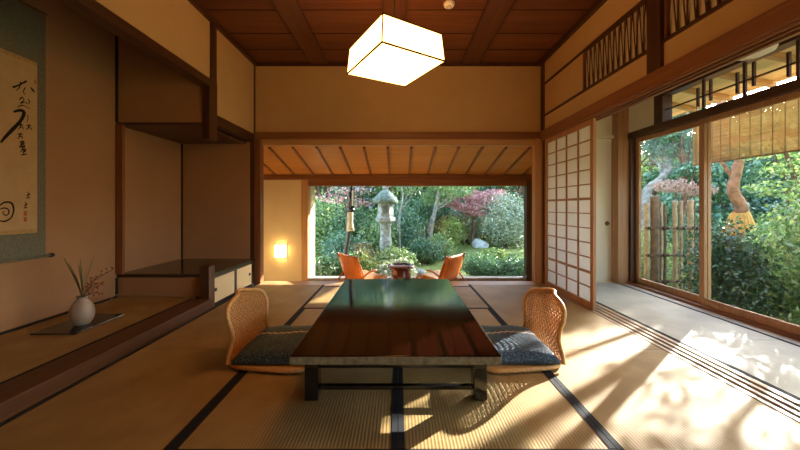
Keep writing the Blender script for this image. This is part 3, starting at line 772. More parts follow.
# ------------------------------------------------------------------ vase on its board
bd = MB().box(-2.61, -2.29, 2.41, 2.86, .093, .104).build('lacquer_board', plain('flower_board_lacquer', (.012, .011, .010), .18, .5), bevel=.003)
tag(bd, 'thin black lacquered board lying flat in the alcove under the vase', 'board')
VX, VYv = -2.415, 2.60
vs_ = MB().lathe([(0.0387, 0.0), (0.0473, 0.0038), (0.0645, 0.0329), (0.0748, 0.0705), (0.0757, 0.0987), (0.0679, 0.1363), (0.0499, 0.1692), (0.0327, 0.1899), (0.0292, 0.1993), (0.0327, 0.2087), (0.0353, 0.2124), (0.0301, 0.2124), (0.0241, 0.1993), (0.0224, 0.141), (0.0172, 0.1363)], (VX, VYv, .104), 40).build('vase', plain('pale_glaze', (.42, .36, .30), .28, .5, var=.18, scale=9))
tag(vs_, 'pale grey round ceramic vase with narrow neck standing on the black board', 'vase')
fa = empty('flower_arrangement', (VX, VYv, .25), 'sprigs with green blades and red berries standing in the pale vase', 'flowers')
stem_m = plain('stem_brown', (.10, .07, .03), .7); blade_m = plain('blade_green', (.06, .10, .03), .5, var=.3); berry_m = plain('red_berry', (.26, .03, .015), .3, var=.3)
b0 = Vector((VX, VYv, .30))
rnd = random.Random(3)
tips = [(-.05, -.05, .62), (-.045, -.03, .58), (-.01, .0, .60), (.03, .04, .62), (-.03, .03, .53), (.01, -.03, .56), (.02, .0, .50), (-.02, .01, .47)]
for dx, dy, zt in tips:
    P = spline([b0, (VX+dx*.4, VYv+dy*.4, .42), (VX+dx*1.4, VYv+dy*1.4, zt)], 6)
    m = MB(); vsl = []
    for i, p in enumerate(P):
        f = i/(len(P)-1); w_ = .011*math.sin(PI*(.15+.85*(1-f)))+.0008
        vsl += [(p.x-w_*.6, p.y+w_, p.z), (p.x+.002, p.y, p.z+.001), (p.x+w_*.6, p.y-w_, p.z)]
    m.add(vsl, [(3*i+k, 3*i+k+1, 3*i+k+4, 3*i+k+3) for i in range(len(P)-1) for k in (0, 1)], True)
    m.build('leaf_blade', blade_m, fa)
for (dx, dy, zt) in ((.13, .13, .50), (.10, .08, .40), (.09, .03, .34), (.05, .10, .46), (.12, .02, .42)):
    P = spline([b0, (VX+dx*.35, VYv+dy*.35, .30+(zt-.3)*.6), (VX+dx, VYv+dy, zt)], 6)
    st_ = MB().tube(P, .0022, 6); pts = [p for p in P[5:]]
    tw = []
    for p in pts:
        e = p + Vector((rnd.uniform(-.03,.03), rnd.uniform(-.03,.03), rnd.uniform(-.02,.035))); st_.tube([p, e], .0012, 4); tw.append(e)
    st_.build('twig', stem_m, fa)
    for e in tw:
        bb = MB(); n = 8; pr = [(.0001, -.006), (.0045, -.004), (.0065, 0), (.0045, .004), (.0001, .006)]
        bb.lathe(pr, tuple(e), n); bb.build('berry', berry_m, fa)
cd = MB().tube(spline([(-2.835, 2.92, .11), (-2.78, 3.02, .125), (-2.70, 3.15, .112), (-2.72, 3.30, .15), (-2.5, 3.38, .14), (-2.2, 3.39, .115), (-2.08, 3.38, .10)], 8), .0035, 6).build('thin_cord', plain('cord_tan', (.40, .28, .18), .6))
tag(cd, 'thin pale cord lying at the far end of the alcove floor behind the vase', 'cord')

# ------------------------------------------------------------------ veranda chairs and table
FZ = -.40
def make_easy():
    """origin on the floor under the seat, faces +x"""
    r = empty('lounge_chair', (0,0,0), 'orange lounge chair with bentwood frame left of the round table, on the veranda', 'chair', 'orange lounge chairs on the veranda')
    def pad(p0, p1, th, w_, name, bulge, mt_=None):
        n = 10; m = MB(); vs = []; d = (Vector(p1)-Vector(p0)); nrm = Vector((-d.z, 0, d.x)).normalized()
        for s in (1, -1):
            for i in range(n+1):
                for j in range(7):
                    f = i/n; g = -1+2*j/6; c = Vector(p0)+d*f+nrm*(bulge*math.sin(PI*f)-.012*g*g)
                    c = c + nrm*(s*th/2*(1-.5*abs(g)**4)*(1-.6*abs(2*f-1)**6)); vs.append((c.x, g*w_/2, c.z))
        fs = []; K = (n+1)*7
        for i in range(n):
            for j in range(6):
                q_ = (i*7+j, (i+1)*7+j, (i+1)*7+j+1, i*7+j+1); fs += [q_, tuple(K+k for k in q_[::-1])]
            fs += [(i*7, K+i*7, K+(i+1)*7, (i+1)*7), (i*7+6, (i+1)*7+6, K+(i+1)*7+6, K+i*7+6)]
        for j in range(6): fs += [(j, j+1, K+j+1, K+j), (n*7+j, K+n*7+j, K+n*7+j+1, n*7+j+1)]
        m.add(vs, fs, True); return m.build(name, mt_ or M['orange'], r, local=True)
    pad((.17, 0, .385), (-.18, 0, .33), .05, .52, 'seat', .0, M['rattan_pale'])
    pad((-.18, 0, .32), (-.30, 0, .70), .045, .52, 'backrest', .015)
    for s in (-1, 1):
        yv = s*.275
        MB().tube(spline([(.24, yv, .0), (.22, yv, .20), (.185, yv, .375), (.02, yv, .355), (-.20, yv, .30)], 8), .014, 8).build('front_leg', M['chairwood'], r, local=True)
        MB().tube(spline([(-.44, yv, .0), (-.36, yv, .18), (-.25, yv, .36), (-.10, yv, .47), (.02, yv, .49)], 8), .014, 8).build('rear_leg', M['chairwood'], r, local=True)
        MB().tube(spline([(-.15, yv, .29), (-.22, yv, .50), (-.31, yv, .715)], 6), .014, 8).build('back_rail', M['chairwood'], r, local=True)
    MB().tube([(-.36, -.275, .18), (-.36, .275, .18)], .011, 8).build('rear_stretcher', M['chairwood'], r, local=True)
    MB().tube([(.22, -.275, .20), (.22, .275, .20)], .011, 8).build('front_stretcher', M['chairwood'], r, local=True)
    return r
e1 = make_easy(); e1.location = (-.50, 5.10, FZ+.001); e1.rotation_euler = (0, 0, math.radians(38))
e2 = copy_tree(e1); e2.location = (.60, 5.10, FZ+.001); e2.rotation_euler = (0, 0, math.radians(180-38))
e2['label'] = 'orange lounge chair with bentwood frame right of the round table, on the veranda'
rt_ = empty('round_side_table', (.05, 5.25, FZ), 'small round dark red drum table between the two orange chairs', 'table')
MB().lathe([(.15, .47), (.205, .475), (.21, .49), (.205, .505), (.17, .507), (.165, .49), (.05, .488)], (.05, 5.25, FZ), 40).build('table_top', M['hibachi'], rt_)
MB().lathe([(.13, .03), (.15, .06), (.152, .25), (.145, .44), (.125, .47)], (.05, 5.25, FZ), 36).build('drum_body', M['hibachi'], rt_)
for k in range(3):
    a = 2*PI*k/3+.5; MB().lathe([(.02, 0.001), (.028, .04)], (.05+.10*math.cos(a), 5.25+.10*math.sin(a), FZ), 12).build('foot', M['hibachi'], rt_)

# ------------------------------------------------------------------ GARDEN
gm = MB(); GN = 60; GX0, GX1, GY0, GY1 = -18, 30, -4, 40
def gz(x, y):
    d = max(0, y-15)+max(0, (x-15))*.8
    return -.62 + .05*math.sin(x*1.1)*math.cos(y*.9) + min(5.0, .02*d*d + .10*d) + max(0, y-7.0)*.035
for i in range(GN+1):
    for j in range(GN+1):
        X = GX0+(GX1-GX0)*i/GN; Y = GY0+(GY1-GY0)*j/GN; gm.v.append((X, Y, gz(X, Y)))
for i in range(GN):
    for j in range(GN): a = i*(GN+1)+j; gm.f.append((a, a+GN+1, a+GN+2, a+1)); gm.sm.append(True); gm.mi.append(0)
struct('ground', gm, M['ground'])

RNG = np.random.default_rng(11)
def leaves_mesh(name, blobs, n, size, mat_, parent, seed=0, outward=.5, flat=0.0, aspect=.55):
    """blobs: (x,y,z,rx,ry,rz,weight) in world space; one mesh of n small folded leaves"""
    rg = np.random.default_rng(seed)
    w_ = np.array([b[6] if len(b) > 6 else b[3]*b[5]+b[3]*b[4] for b in blobs], float); w_ /= w_.sum()
    bi = rg.choice(len(blobs), n, p=w_); B = np.array([b[:6] for b in blobs], float)[bi]
    d = rg.normal(size=(n, 3)); d /= np.linalg.norm(d, axis=1)[:, None]
    rad = (1 - rg.random(n)**2.2*.55) * (1 + .16*np.sin(d[:,0]*7+bi)*np.cos(d[:,2]*6+bi*2) + .10*np.sin(d[:,1]*13+d[:,2]*9))
    P = B[:, :3] + d*rad[:, None]*B[:, 3:6]
    nr = d*outward + rg.normal(size=(n, 3))*.55; nr[:, 2] += flat
    nr /= np.linalg.norm(nr, axis=1)[:, None]
    t = rg.normal(size=(n, 3)); t -= (t*nr).sum(1)[:, None]*nr; t /= np.linalg.norm(t, axis=1)[:, None]
    s = np.cross(nr, t); L_s = size*(.6+.8*rg.random(n))[:, None]; Wd = L_s*aspect
    up = nr*L_s*.12
    V = np.stack([P-t*L_s*.5, P+s*Wd*.5+up, P+t*L_s*.5, P-s*Wd*.5+up], 1).reshape(-1, 3)
    off = np.array(parent.location) if parent is not None else np.zeros(3)
    V = V-off
    me = bpy.data.meshes.new(name); me.vertices.add(4*n); me.vertices.foreach_set('co', V.astype(np.float32).ravel())
    ix = np.arange(4*n).reshape(n, 4); tri = np.stack([ix[:, [0,1,2]], ix[:, [0,2,3]]], 1).reshape(-1)
    me.loops.add(6*n); me.loops.foreach_set('vertex_index', tri.astype(np.int32))
    me.polygons.add(2*n); me.polygons.foreach_set('loop_start', np.arange(0, 6*n, 3, dtype=np.int32)); me.polygons.foreach_set('loop_total', np.full(2*n, 3, np.int32))
    me.materials.append(mat_); me.update(calc_edges=True); me.validate()
    o = bpy.data.objects.new(name, me); COL.objects.link(o)
    if parent is not None: o.parent = parent
    return o

def shrub(name, label, x, y, r, h, n, size, mt, seed, cat='shrub', group=None, fl=.2, sub=5):
    g = gz(x, y); e = empty(name, (x, y, g), label, cat, group); rg = random.Random(seed); bl = []
    for k in range(sub):
        a = 2*PI*k/sub+rg.random(); q_ = r*.45*rg.random()**.3
        rr = r*(.5+.25*rg.random()); zz = h*(.38+.25*rg.random())
        bl.append((x+q_*math.cos(a), y+q_*math.sin(a), g+zz, rr, rr, min(zz, h*.5)))
    bl.append((x, y, g+h*.5, r*.75, r*.75, h*.48))
    leaves_mesh('foliage', bl, n, size, L[mt], e, seed, flat=fl)
    st = MB()
    for k in range(5):
        a = 2*PI*k/5+rg.random(); st.tube(spline([(x+.03*math.cos(a), y+.03*math.sin(a), g-.05), (x+.12*r*math.cos(a), y+.12*r*math.sin(a), g+h*.3), (x+.5*r*math.cos(a), y+.5*r*math.sin(a), g+h*.7)], 5), [.018*(1-.7*i/10) for i in range(11)], 6)
    st.build('stems', M['bark'], e)
    return e
def tree(name, label, path, rad, blobs, n, size, mt, seed, bark='bark', limbs=(), cat='tree', group=None, fl=.25, asp=.55):
    x, y = path[0][0], path[0][1]; g = gz(x, y)
    e = empty(name, (x, y, g), label, cat, group)
    P = spline([(x, y, g-.1)]+list(path[1:]), 8); m = len(P)
    tr_ = MB().tube(P, [rad*(1-.62*i/(m-1))*(1+.06*math.sin(i*1.7)) for i in range(m)], 12)
    tr_.build('trunk', M[bark], e)
    rg = random.Random(seed)
    lm = MB(); any_ = False
    for lb in limbs:
        Q = spline(lb, 6); lm.tube(Q, [rad*.42*(1-.75*i/(len(Q)-1)) for i in range(len(Q))], 8); any_ = True
    top_ = P[-1]
    for b in blobs:
        s0 = P[int(m*(.45+.5*rg.random()))-1]; c = Vector(b[:3])
        mid = (s0+c)/2+Vector((rg.uniform(-.1,.1), rg.uniform(-.1,.1), -.08))*b[3]
        Q = spline([s0, mid, c], 5); lm.tube(Q, [rad*.26*(1-.8*i/(len(Q)-1))+.003 for i in range(len(Q))], 6)
    lm.build('branches', M[bark], e)
    leaves_mesh('foliage', blobs, n, size, L[mt], e, seed, flat=fl, aspect=asp)
    return e

def at(px, d): return (px-398)*d/340.0
# ---- seen through the far window
# stone lantern
LX, LY = at(385.5, 8.2), 8.2; LG = gz(LX, LY)
sl_ = empty('stone_lantern', (LX, LY, LG), 'tall grey stone lantern with mossy curved roof among the shrubs', 'lantern')
def zpx(y, d): return 1+(207-y)*d/340
zz = lambda y: zpx(y, 8.2)-LG
MB().lathe([(.26, 0), (.27, .10), (.22, .14), (.15, .20)], (LX, LY, LG), 6, False).build('base', M['stone'], sl_, .01)
MB().lathe([(.14, .19), (.13, .5), (.15, .72), (.15, .78), (.13, .80), (.13, zz(226)), (.16, zz(224))], (LX, LY, LG), 20).build('shaft', M['stone'], sl_)
MB().lathe([(.13, zz(225)), (.24, zz(221)), (.25, zz(218)), (.19, zz(216.5))], (LX, LY, LG), 6, False).build('platform', M['stone'], sl_, .008)
fb = MB().lathe([(.195, zz(217)), (.185, zz(203))], (LX, LY, LG), 6, False).build('light_box', M['stone'], sl_, .008)
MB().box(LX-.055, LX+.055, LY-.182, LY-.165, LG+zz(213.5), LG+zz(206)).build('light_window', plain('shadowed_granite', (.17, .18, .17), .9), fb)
MB().lathe([(.29, zz(203.5)), (.315, zz(201)), (.28, zz(198.5)), (.19, zz(194)), (.09, zz(190.5)), (.05, zz(189.5))], (LX, LY, LG), 12).build('roof', plain('mossy_granite', (.20, .25, .20), .95, .1, var=.5, scale=14, bs=.5), sl_)
MB().lathe([(.05, zz(190)), (.075, zz(187.5)), (.06, zz(184.5)), (.012, zz(182))], (LX, LY, LG), 16).build('finial', M['stone'], sl_)
# dark pole with tan sleeve
PX, PY = at(350, 6.9), 6.9; PG = gz(PX, PY)
pl_ = empty('garden_pole', (PX, PY, PG), 'dark garden pole with a tan flared sleeve, left of the stone lantern', 'pole')
z_ = lambda y: zpx(y, 6.9)
MB().tube(spline([(PX-.16, PY, PG-.05), (PX-.09, PY, z_(255)), (PX-.01, PY, z_(228)), (PX+.015, PY, z_(205)), (PX+.035, PY, 2.0)], 5), .042, 12).build('shaft', M['pole'], pl_)
MB().lathe([(.085, z_(231)), (.072, z_(227)), (.055, z_(222)), (.058, z_(214)), (.055, z_(212))], (PX+.005, PY, 0), 20).build('sleeve', M['sleeve'], pl_)
MB().lathe([(.05, z_(212)), (.075, z_(211)), (.075, z_(209)), (.05, z_(208))], (PX+.02, PY, 0), 20).build('collar', M['pole'], pl_)
MB().lathe([(.056, z_(208)), (.056, z_(192))], (PX+.028, PY, 0), 16).box(PX+.06, PX+.086, PY-.05, PY-.02, z_(206), z_(189)).build('upper_tube', M['pole'], pl_)
MB().box(PX+.045, PX+.075, PY-.062, PY-.045, z_(206), z_(190)).build('highlight_strip', M['white'], pl_)  # white strip standing in for the highlight on the dark tube

shrub('round_shrub', 'rounded mid-green shrub below the stone lantern', at(392, 7.6), 7.6, .55, .66, 5000, .06, 'mid', 21, fl=.5)
shrub('round_shrub', 'dark green shrub low at the left end of the far window', at(328, 6.9), 6.9, .42, .62, 5000, .055, 'deep', 22)
shrub('round_shrub', 'blue-green shrub behind the dark garden pole', at(345, 8.2), 8.3, .65, 1.0, 6500, .065, 'blue', 23)
shrub('bamboo_grass', 'pale variegated bamboo grass behind the round drum table', at(398, 6.7), 6.75, .36, .50, 2200, .11, 'pale', 24, fl=.5)
shrub('round_shrub', 'pale-flecked shrub between the pole and the lantern', at(365, 7.3), 7.2, .45, .66, 4500, .07, 'mid', 25)
shrub('round_shrub', 'low dark clipped shrub right of the right lounge chair', at(483, 7.4), 7.4, .50, .50, 6000, .045, 'deep', 26)
shrub('round_shrub', 'low dark clipped shrub at the right end of the far window', at(515, 7.2), 7.3, .46, .52, 5500, .045, 'deep', 27)
shrub('round_shrub', 'dark shrub at the lawn edge behind the drum table', at(424, 9.3), 9.4, .60, .62, 5500, .055, 'deep', 28)
shrub('yellow_shrub', 'yellow-green shrub at the foot of the pale-barked tree', at(452, 12.5), 12.5, .6, 1.05, 2600, .08, 'lime', 29)
shrub('bush', 'large pale silvery bush behind the lawn on the right', at(508, 12), 12.2, 1.0, 1.75, 6500, .085, 'pale', 30)
shrub('bush', 'pale bush with whitish leaves beside the pale rock', at(468, 13.2), 13.4, .9, 1.55, 5000, .09, 'pale', 31)
shrub('bush', 'tall green bush left behind the garden pole', at(325, 10.5), 10.6, .9, 1.6, 7000, .08, 'mid', 32)
shrub('bush', 'green bush right behind the stone lantern', at(405, 10.5), 10.8, .7, 1.5, 6000, .08, 'blue', 33)
shrub('bush', 'dark bush closing the view between lantern and pale tree', at(420, 13), 13.2, 1.1, 1.7, 6500, .09, 'deep', 34)
shrub('bush', 'mid-green loose bush directly behind the foot of the stone lantern', at(376, 9.6), 9.6, .65, 1.15, 5500, .07, 'mid', 35)
shrub('bush', 'dark bush behind the pole and left of the lantern', at(352, 9.9), 9.9, .6, 1.45, 5500, .07, 'deep', 36)
shrub('bush', 'bright green bush in front of the pale leaning trunk', at(440, 10.0), 10.0, .42, .75, 3000, .06, 'mid', 37)
shrub('bush', 'tall blue-green bush left of the pink maple trunk', at(447, 14), 14.2, .9, 1.9, 5500, .09, 'blue', 38)
shrub('grass_clump', 'yellowish grass clump on the lawn beside the pale rock', at(495, 9.6), 9.6, .32, .36, 1600, .07, 'lime', 39)
rk = MB(); rx_, ry_ = at(480, 12.2), 12.2; rg_ = gz(rx_, ry_)
prof = [(.26, -.1), (.28, .06), (.23, .16), (.14, .26), (.04, .29)]
rk.lathe(prof, (rx_, ry_, rg_), 14)
rk.v = [(v[0]+.05*math.sin(v[1]*17+v[2]*9), v[1]+.05*math.cos(v[0]*13), v[2]+.05*math.sin(v[0]*15+v[1]*7)) for v in rk.v]
tag(rk.build('garden_rock', M['rock']), 'pale rounded rock at the back of the lawn', 'rock')
for (px, d, s_, lb) in ((455, 10.2, .22, 'small flat stone on the lawn left of the larger rock'), (418, 8.0, .2, 'small stone in front of the dark lawn-edge shrub')):
    rk = MB(); X = at(px, d); G_ = gz(X, d); rk.lathe([(s_*.9, -.05), (s_, .04), (s_*.7, .10), (s_*.2, .12)], (X, d, G_), 10)
    tag(rk.build('garden_stone', M['stone']), lb, 'stone', 'small garden stones')

def crown(x, y, z, r, h, k, seed):
    rg = random.Random(seed); out = []
    for i in range(k):
        a = rg.uniform(0, 2*PI); q_ = r*rg.random()**.5; s = r*rg.uniform(.30, .5)
        out.append((x+q_*math.cos(a), y+q_*math.sin(a), z+h*rg.uniform(-.5, .5), s, s, s*.6))
    return out
# pale-barked tree by the lawn
X, Y = at(430, 11), 11
tree('pale_tree', 'tree with pale bark leaning beside the lawn in the middle of the far window',
     [(X, Y, 0), (X+.02, Y, .3), (X+.18, Y, .95), (X+.35, Y+.1, 1.9), (X+.3, Y, 3.0)], .10, crown(X+.2, Y, 2.1, 1.3, 1.6, 12, 1), 7000, .085, 'mid', 41, 'bark_grey')
X, Y = at(400, 9.6), 9.8
tree('pale_tree', 'slender grey-barked tree directly right of the stone lantern',
     [(X, Y, 0), (X-.02, Y, .6), (X+.08, Y, 1.3), (X-.05, Y, 2.2)], .045, crown(X, Y, 2.3, 1.1, 1.2, 9, 2), 5000, .08, 'blue', 42, 'bark_grey')
X, Y = at(472, 12.5), 12.6
tree('maple_tree', 'pinkish red maple behind the lawn, right half of the far window',
     [(X, Y, 0), (X+.1, Y, .5), (X-.05, Y, 1.1), (X, Y, 1.8)], .07, [(X-.9, Y, 1.15, .5, .5, .16), (X-.1, Y-.2, 1.0, .6, .6, .16), (X+.5, Y, 1.2, .6, .5, .16), (X-.2, Y, 1.45, .8, .7, .2), (X+.9, Y+.2, 1.5, .5, .5, .16), (X+.1, Y-.3, .78, .4, .4, .10)], 3600, .085, 'red', 43)
X, Y = at(345, 9), 9.2
tree('maple_tree', 'bare-looking maple twigs with a few red leaves at top left of the far window',
     [(X, Y, 0), (X+.05, Y, .8), (X+.1, Y, 1.7)], .06, [(X-.3, Y, 1.25, .6, .4, .16), (X+.4, Y, 1.1, .35, .3, .12), (X+.1, Y, 1.5, .7, .5, .18)], 420, .07, 'red', 44)
# backdrop trees on an arc
kinds = ['blue', 'deep', 'mid', 'blue', 'needle', 'mid', 'deep', 'blue']
names = {'blue': 'blue-green', 'deep': 'dark green', 'mid': 'fresh green', 'needle': 'grey-green'}
arc = [(-33, 15, 'behind the cream veranda wall, farthest left'), (-26, 15.5, 'hidden mostly by the lamp wall'), (-19, 14.5, 'left of the sunlit window reveal'),
       (-13, 14.5, 'behind the left end of the far window'), (-7.5, 15.5, 'behind the garden pole'), (-1.5, 14.8, 'behind the stone lantern'),
       (4, 16, 'behind the pale-barked trunk'), (9.5, 16.5, 'behind the pink maple'), (15, 15.5, 'behind the bush right of the lawn'),
       (20.5, 15, 'at the right end of the far window'), 
       (37, 15, 'behind the bamboo fence'), (41.5, 14.5, 'right of the bamboo fence, behind the window stile'), (46, 15.5, 'behind the straw-wrapped pine'), (50.5, 15, 'at the right picture edge'),
       (55.5, 15.5, 'beyond the right picture edge'), (61, 16, 'farthest right beyond the picture')]
for i, (ang, d, wh) in enumerate(arc):
    a = math.radians(ang); X, Y = d*math.sin(a), d*math.cos(a); G_ = gz(X, Y); kd = kinds[i % 8]
    Hh = 4.3 if ang < 33 else 4.9; r = 1.55
    bl = crown(X, Y, G_+Hh*.55, r, Hh*.75, 14, 100+i) + [(X, Y, G_+.8, r*1.0, r*.8, .9)]
    tree('garden_tree', 'dense %s background tree %s' % (names[kd], wh), [(X, Y, 0), (X+.1, Y, G_+1.2), (X-.1, Y, G_+2.4), (X, Y, G_+Hh*.85)], .14, bl, 8500, .15, kd, 200+i, group='background trees around the garden')
for i, (ang, d) in enumerate([(-24, 20.5), (-12, 21), (-3, 20.5), (6, 21), (15, 20.5), (34, 20.5), (42, 20), (50, 20.5), (58, 20.5)]):
    a = math.radians(ang); X, Y = d*math.sin(a), d*math.cos(a); G_ = gz(X, Y)
    bl = crown(X, Y, G_+3.2, 2.4, 4.0, 16, 300+i) + [(X, Y, G_+1.2, 2.0, 1.6, 1.3)]
    tree('garden_tree', 'tall hillside tree of the rear row, nothing but foliage showing', [(X, Y, 0), (X, Y, G_+2), (X, Y, G_+4)], .2, bl, 7500, .20, ['deep', 'blue', 'mid'][i % 3], 300+i, group='rear row of hillside trees')

# ---- seen through the corridor windows
# bamboo fence, facing the camera
fy = 5.35
bf = empty('bamboo_fence', (4.25, fy, gz(4.25, fy)), 'weathered bamboo fence of upright poles tied to rails outside the window', 'fence')
fpx = [(646.5, 9, 203, 'bamboo'), (655, 15, 196, 'bamboo_dark'), (661, 6, 202, 'bamboo'), (665, 5, 205, 'bamboo_dark'), (675, 8, 201, 'bamboo'), (681, 6, 201, 'bamboo'), (690.5, 10, 200, 'bamboo'), (694, 5, 201, 'bamboo_dark'), (702, 7, 203, 'bamboo')]
for px, w_, yt, mt in fpx:
    X = at(px, fy); r = w_*fy/340/2*.5; top_ = zpx(yt, fy)
    P = []; Rr = []; z = gz(X, fy)-.05; k = 0
    while z < top_: P.append((X+.004*math.sin(k), fy, z)); Rr.append(r*(1.1 if k % 4 == 0 else 1)); z += .055; k += 1
    P.append((X, fy, top_)); Rr.append(r)
    MB().tube(P, Rr, 12).build('upright_pole', M[mt], bf)
for yt in (228, 255, 281):
    z = zpx(yt, fy)
    MB().tube([(at(644, fy), fy-.035, z), (at(706, fy), fy-.035, z)], .016, 8).build('rail', M['bamboo_dark'], bf)
    for px, w_, _, _ in fpx:
        X = at(px, fy); rp = MB(); rp.tube([(X-.02, fy-.055, z-.025), (X+.02, fy-.055, z+.025)], .007, 6); rp.tube([(X+.02, fy-.055, z-.025), (X-.02, fy-.055, z+.025)], .007, 6); rp.build('rope_tie', M['rope'], bf)
# straw-wrapped red pine
D = 5.6
def P5(px, py, d=D): return (at(px, d), d, zpx(py, d))
X0 = at(733, D)
e = tree('red_pine', 'red-barked pine with winding trunk and straw wrap behind the dark bush',
     [(X0, D, 0), P5(731, 250), P5(741, 224), P5(741, 207), P5(733, 190), P5(737, 170), P5(739, 150), (at(734, D)-.1, D+.1, 2.7), (at(738, D), D+.2, 3.6)],
     .115, [(X0-.7, D+.9, 3.8, .7, .6, .16), (X0+.5, D+1.2, 4.2, .8, .7, .16), (X0-.3, D+.6, 4.5, .8, .7, .18)], 1600, .13, 'needle', 51, 'bark_red', asp=.12)
sw = MB(); c0 = Vector(P5(740, 229)); c1_ = Vector(P5(738, 211))
rings = []; nst = 60
for k in range(nst):
    a = 2*PI*k/nst; jag = .03*math.sin(k*2.4)
    rings.append((c0.x-.03+(.20+.012*math.sin(k*5))*math.cos(a), c0.y+.2*math.sin(a), c0.z-.02+jag+.08*math.cos(a)))
rings2 = [(c1_.x+.02+.115*math.cos(2*PI*k/nst), c1_.y+.115*math.sin(2*PI*k/nst), c1_.z-.02+.05*math.cos(2*PI*k/nst)) for k in range(nst)]
rings3 = [(c1_.x+.02+.10*math.cos(2*PI*k/nst), c1_.y+.10*math.sin(2*PI*k/nst), c1_.z-.03) for k in range(nst)]
sw.add(rings+rings2+rings3, [(k, (k+1) % nst, nst+(k+1) % nst, nst+k) for k in range(nst)]+[(nst+k, nst+(k+1) % nst, 2*nst+(k+1) % nst, 2*nst+k) for k in range(nst)])
sw.build('straw_wrap', M['straw'], e)
# grey pine behind the fence
D2 = 8.2
X0 = at(640, D2)
tree('grey_pine', 'grey leaning pine with blue-green needle pads behind the bamboo fence',
     [(X0, D2, 0), (at(646, D2), D2, zpx(210, D2)), (at(648, D2), D2, zpx(190, D2)), (at(660, D2), D2, zpx(180, D2)), (at(668, D2), D2, zpx(168, D2)), (at(663, D2), D2, zpx(152, D2)), (at(672, D2), D2, zpx(135, D2))],
     .12, [(at(660, D2), D2, zpx(150, D2), .55, .5, .16), (at(690, D2), D2+.2, zpx(160, D2), .7, .5, .16), (at(680, D2), D2-.2, zpx(138, D2), .8, .6, .18), (at(645, D2), D2+.3, zpx(140, D2), .6, .5, .16), (at(710, D2), D2+.2, zpx(142, D2), .6, .5, .16), (at(700, D2), D2+.2, zpx(120, D2), .7, .6, .2), (at(655, D2), D2, zpx(122, D2), .7, .6, .2)],
     6500, .11, 'needle', 52, 'bark_grey', asp=.16)
X, Y = at(682, 7.2), 7.2
tree('low_maple', 'low rust-coloured maple showing above the bamboo fence', [(X, Y, 0), (X, Y, .5), (X+.1, Y, 1.1)], .04,
     [(X-.2, Y, zpx(186, 7.2), .4, .35, .14), (X+.3, Y, zpx(190, 7.2), .35, .3, .12)], 1100, .055, 'rust', 53)
X, Y = 4.02, 4.05
e = shrub('camellia_bush', 'dark glossy camellia bush just outside the nearer window', X, Y, .44, 1.36, 9500, .044, 'glossy', 54, sub=7)
shrub('azalea_shrub', 'light green shrub at lower right outside the nearer window', 4.75, 4.10, .45, .85, 4200, .05, 'mid', 55)
shrub('azalea_shrub', 'green shrub growing behind the bamboo fence', 4.7, 6.3, .6, 1.15, 5000, .055, 'lime', 56)
shrub('azalea_shrub', 'low green shrub at the left foot of the bamboo fence', 4.25, 5.9, .4, .8, 3500, .05, 'mid', 57)
shrub('azalea_shrub', 'dark rounded shrub between fence and straw-wrapped pine', 5.6, 6.6, .7, 1.3, 5500, .06, 'deep', 58)
shrub('azalea_shrub', 'pale green shrub behind the straw-wrapped pine', 7.2, 6.9, .9, 1.3, 5500, .07, 'mid', 59)
shrub('azalea_shrub', 'yellow-green shrub at right edge beyond the light maple', 6.6, 5.6, .7, 1.15, 4500, .06, 'lime', 60)
shrub('shade_shrub', 'unseen tall loose shrub just past the right picture edge, added to shade the corridor', 4.55, 3.55, .55, 1.75, 6000, .06, 'mid', 63, sub=8)  # out-of-view shrubs added to cast shade on the corridor mats
shrub('shade_shrub', 'unseen tall loose shrub nearest the camera past the right edge, added to shade the corridor', 4.55, 2.45, .55, 1.75, 5000, .06, 'deep', 64, sub=8)
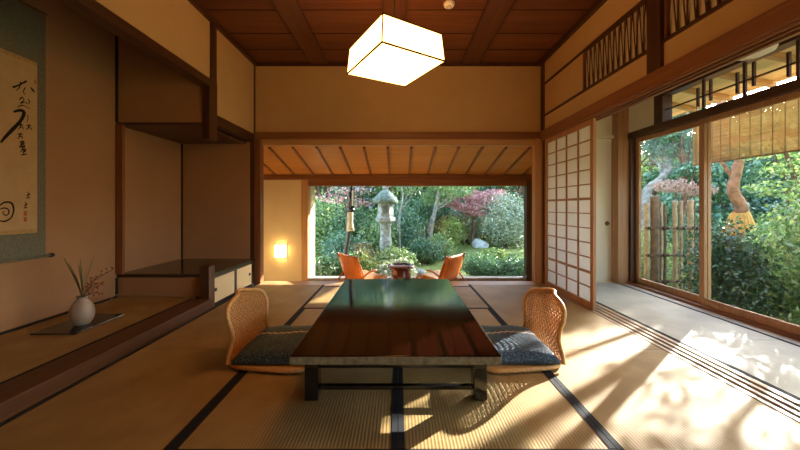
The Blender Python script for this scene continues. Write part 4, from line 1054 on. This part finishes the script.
# light green maple at right
X, Y = 5.55, 4.75
tree('green_maple', 'airy light green maple at the right edge of the nearer window',
     [(X, Y, 0), (X-.1, Y, .4), (X+.05, Y, 1.1), (X-.1, Y+.1, 2.0)], .055,
     [(X-.25, Y-.1, 1.25, .42, .35, .12), (X+.2, Y, 1.55, .5, .4, .13), (X-.1, Y+.2, 1.85, .55, .45, .14), (X+.1, Y-.2, .95, .45, .4, .12), (X-.35, Y, 2.15, .5, .45, .13), (X+.3, Y+.2, 2.3, .5, .45, .13), (X-.2, Y, .65, .4, .35, .12)],
     4000, .055, 'mid', 61, 'bark')
X, Y = 6.5, 7.75  # tree added to block sun from the shoji and far corridor floor
tree('sun_screen_tree', 'blue-green tree behind the left branch of the winding pine trunk, added to shade the shoji', [(X, Y, 0), (X, Y, .8), (X+.05, Y, 2.2)], .07,
     crown(X, Y, 2.5, .55, 1.8, 9, 5), 5000, .07, 'blue', 62)

# ------------------------------------------------------------------ light
w = bpy.data.worlds.new('World'); SC.world = w; w.use_nodes = True; nt = w.node_tree
bg = nt.nodes['Background']; sky = nt.nodes.new('ShaderNodeTexSky'); sky.sky_type = 'NISHITA'
sky.sun_disc = False; sky.sun_elevation = math.radians(20.5); sky.sun_rotation = math.radians(50)
sky.air_density = 1.0; sky.dust_density = 1.5
nt.links.new(sky.outputs[0], bg.inputs[0]); bg.inputs[1].default_value = 1.75
sun = bpy.data.lights.new('sun', 'SUN'); sun.energy = 27; sun.angle = math.radians(.6); sun.color = (1, .94, .85)
so = bpy.data.objects.new('sun', sun); COL.objects.link(so)
el = math.radians(20.5); az = math.radians(40); dv = Vector((math.cos(az)*math.cos(el), math.sin(az)*math.cos(el), math.sin(el)))
so.rotation_euler = dv.to_track_quat('Z', 'Y').to_euler(); so.location = (8, 6, 6)

cam = bpy.data.cameras.new('camera'); co = bpy.data.objects.new('camera', cam); COL.objects.link(co)
co.location = (0, 0, 1.0); co.rotation_euler = (PI/2, 0, 0)
cam.sensor_width = 36; cam.lens = 340/800*36; cam.shift_x = 2/800; cam.shift_y = -18/800; cam.clip_start = .02; cam.clip_end = 200
SC.camera = co
SC.view_settings.view_transform = 'Standard'; SC.view_settings.look = 'None'; SC.view_settings.exposure = 0; SC.view_settings.gamma = 1
SC.view_settings.use_curve_mapping = False
SC.cycles.use_denoising = True; SC.cycles.max_bounces = 10; SC.cycles.diffuse_bounces = 6; SC.cycles.transparent_max_bounces = 12
SC.cycles.sample_clamp_indirect = 8
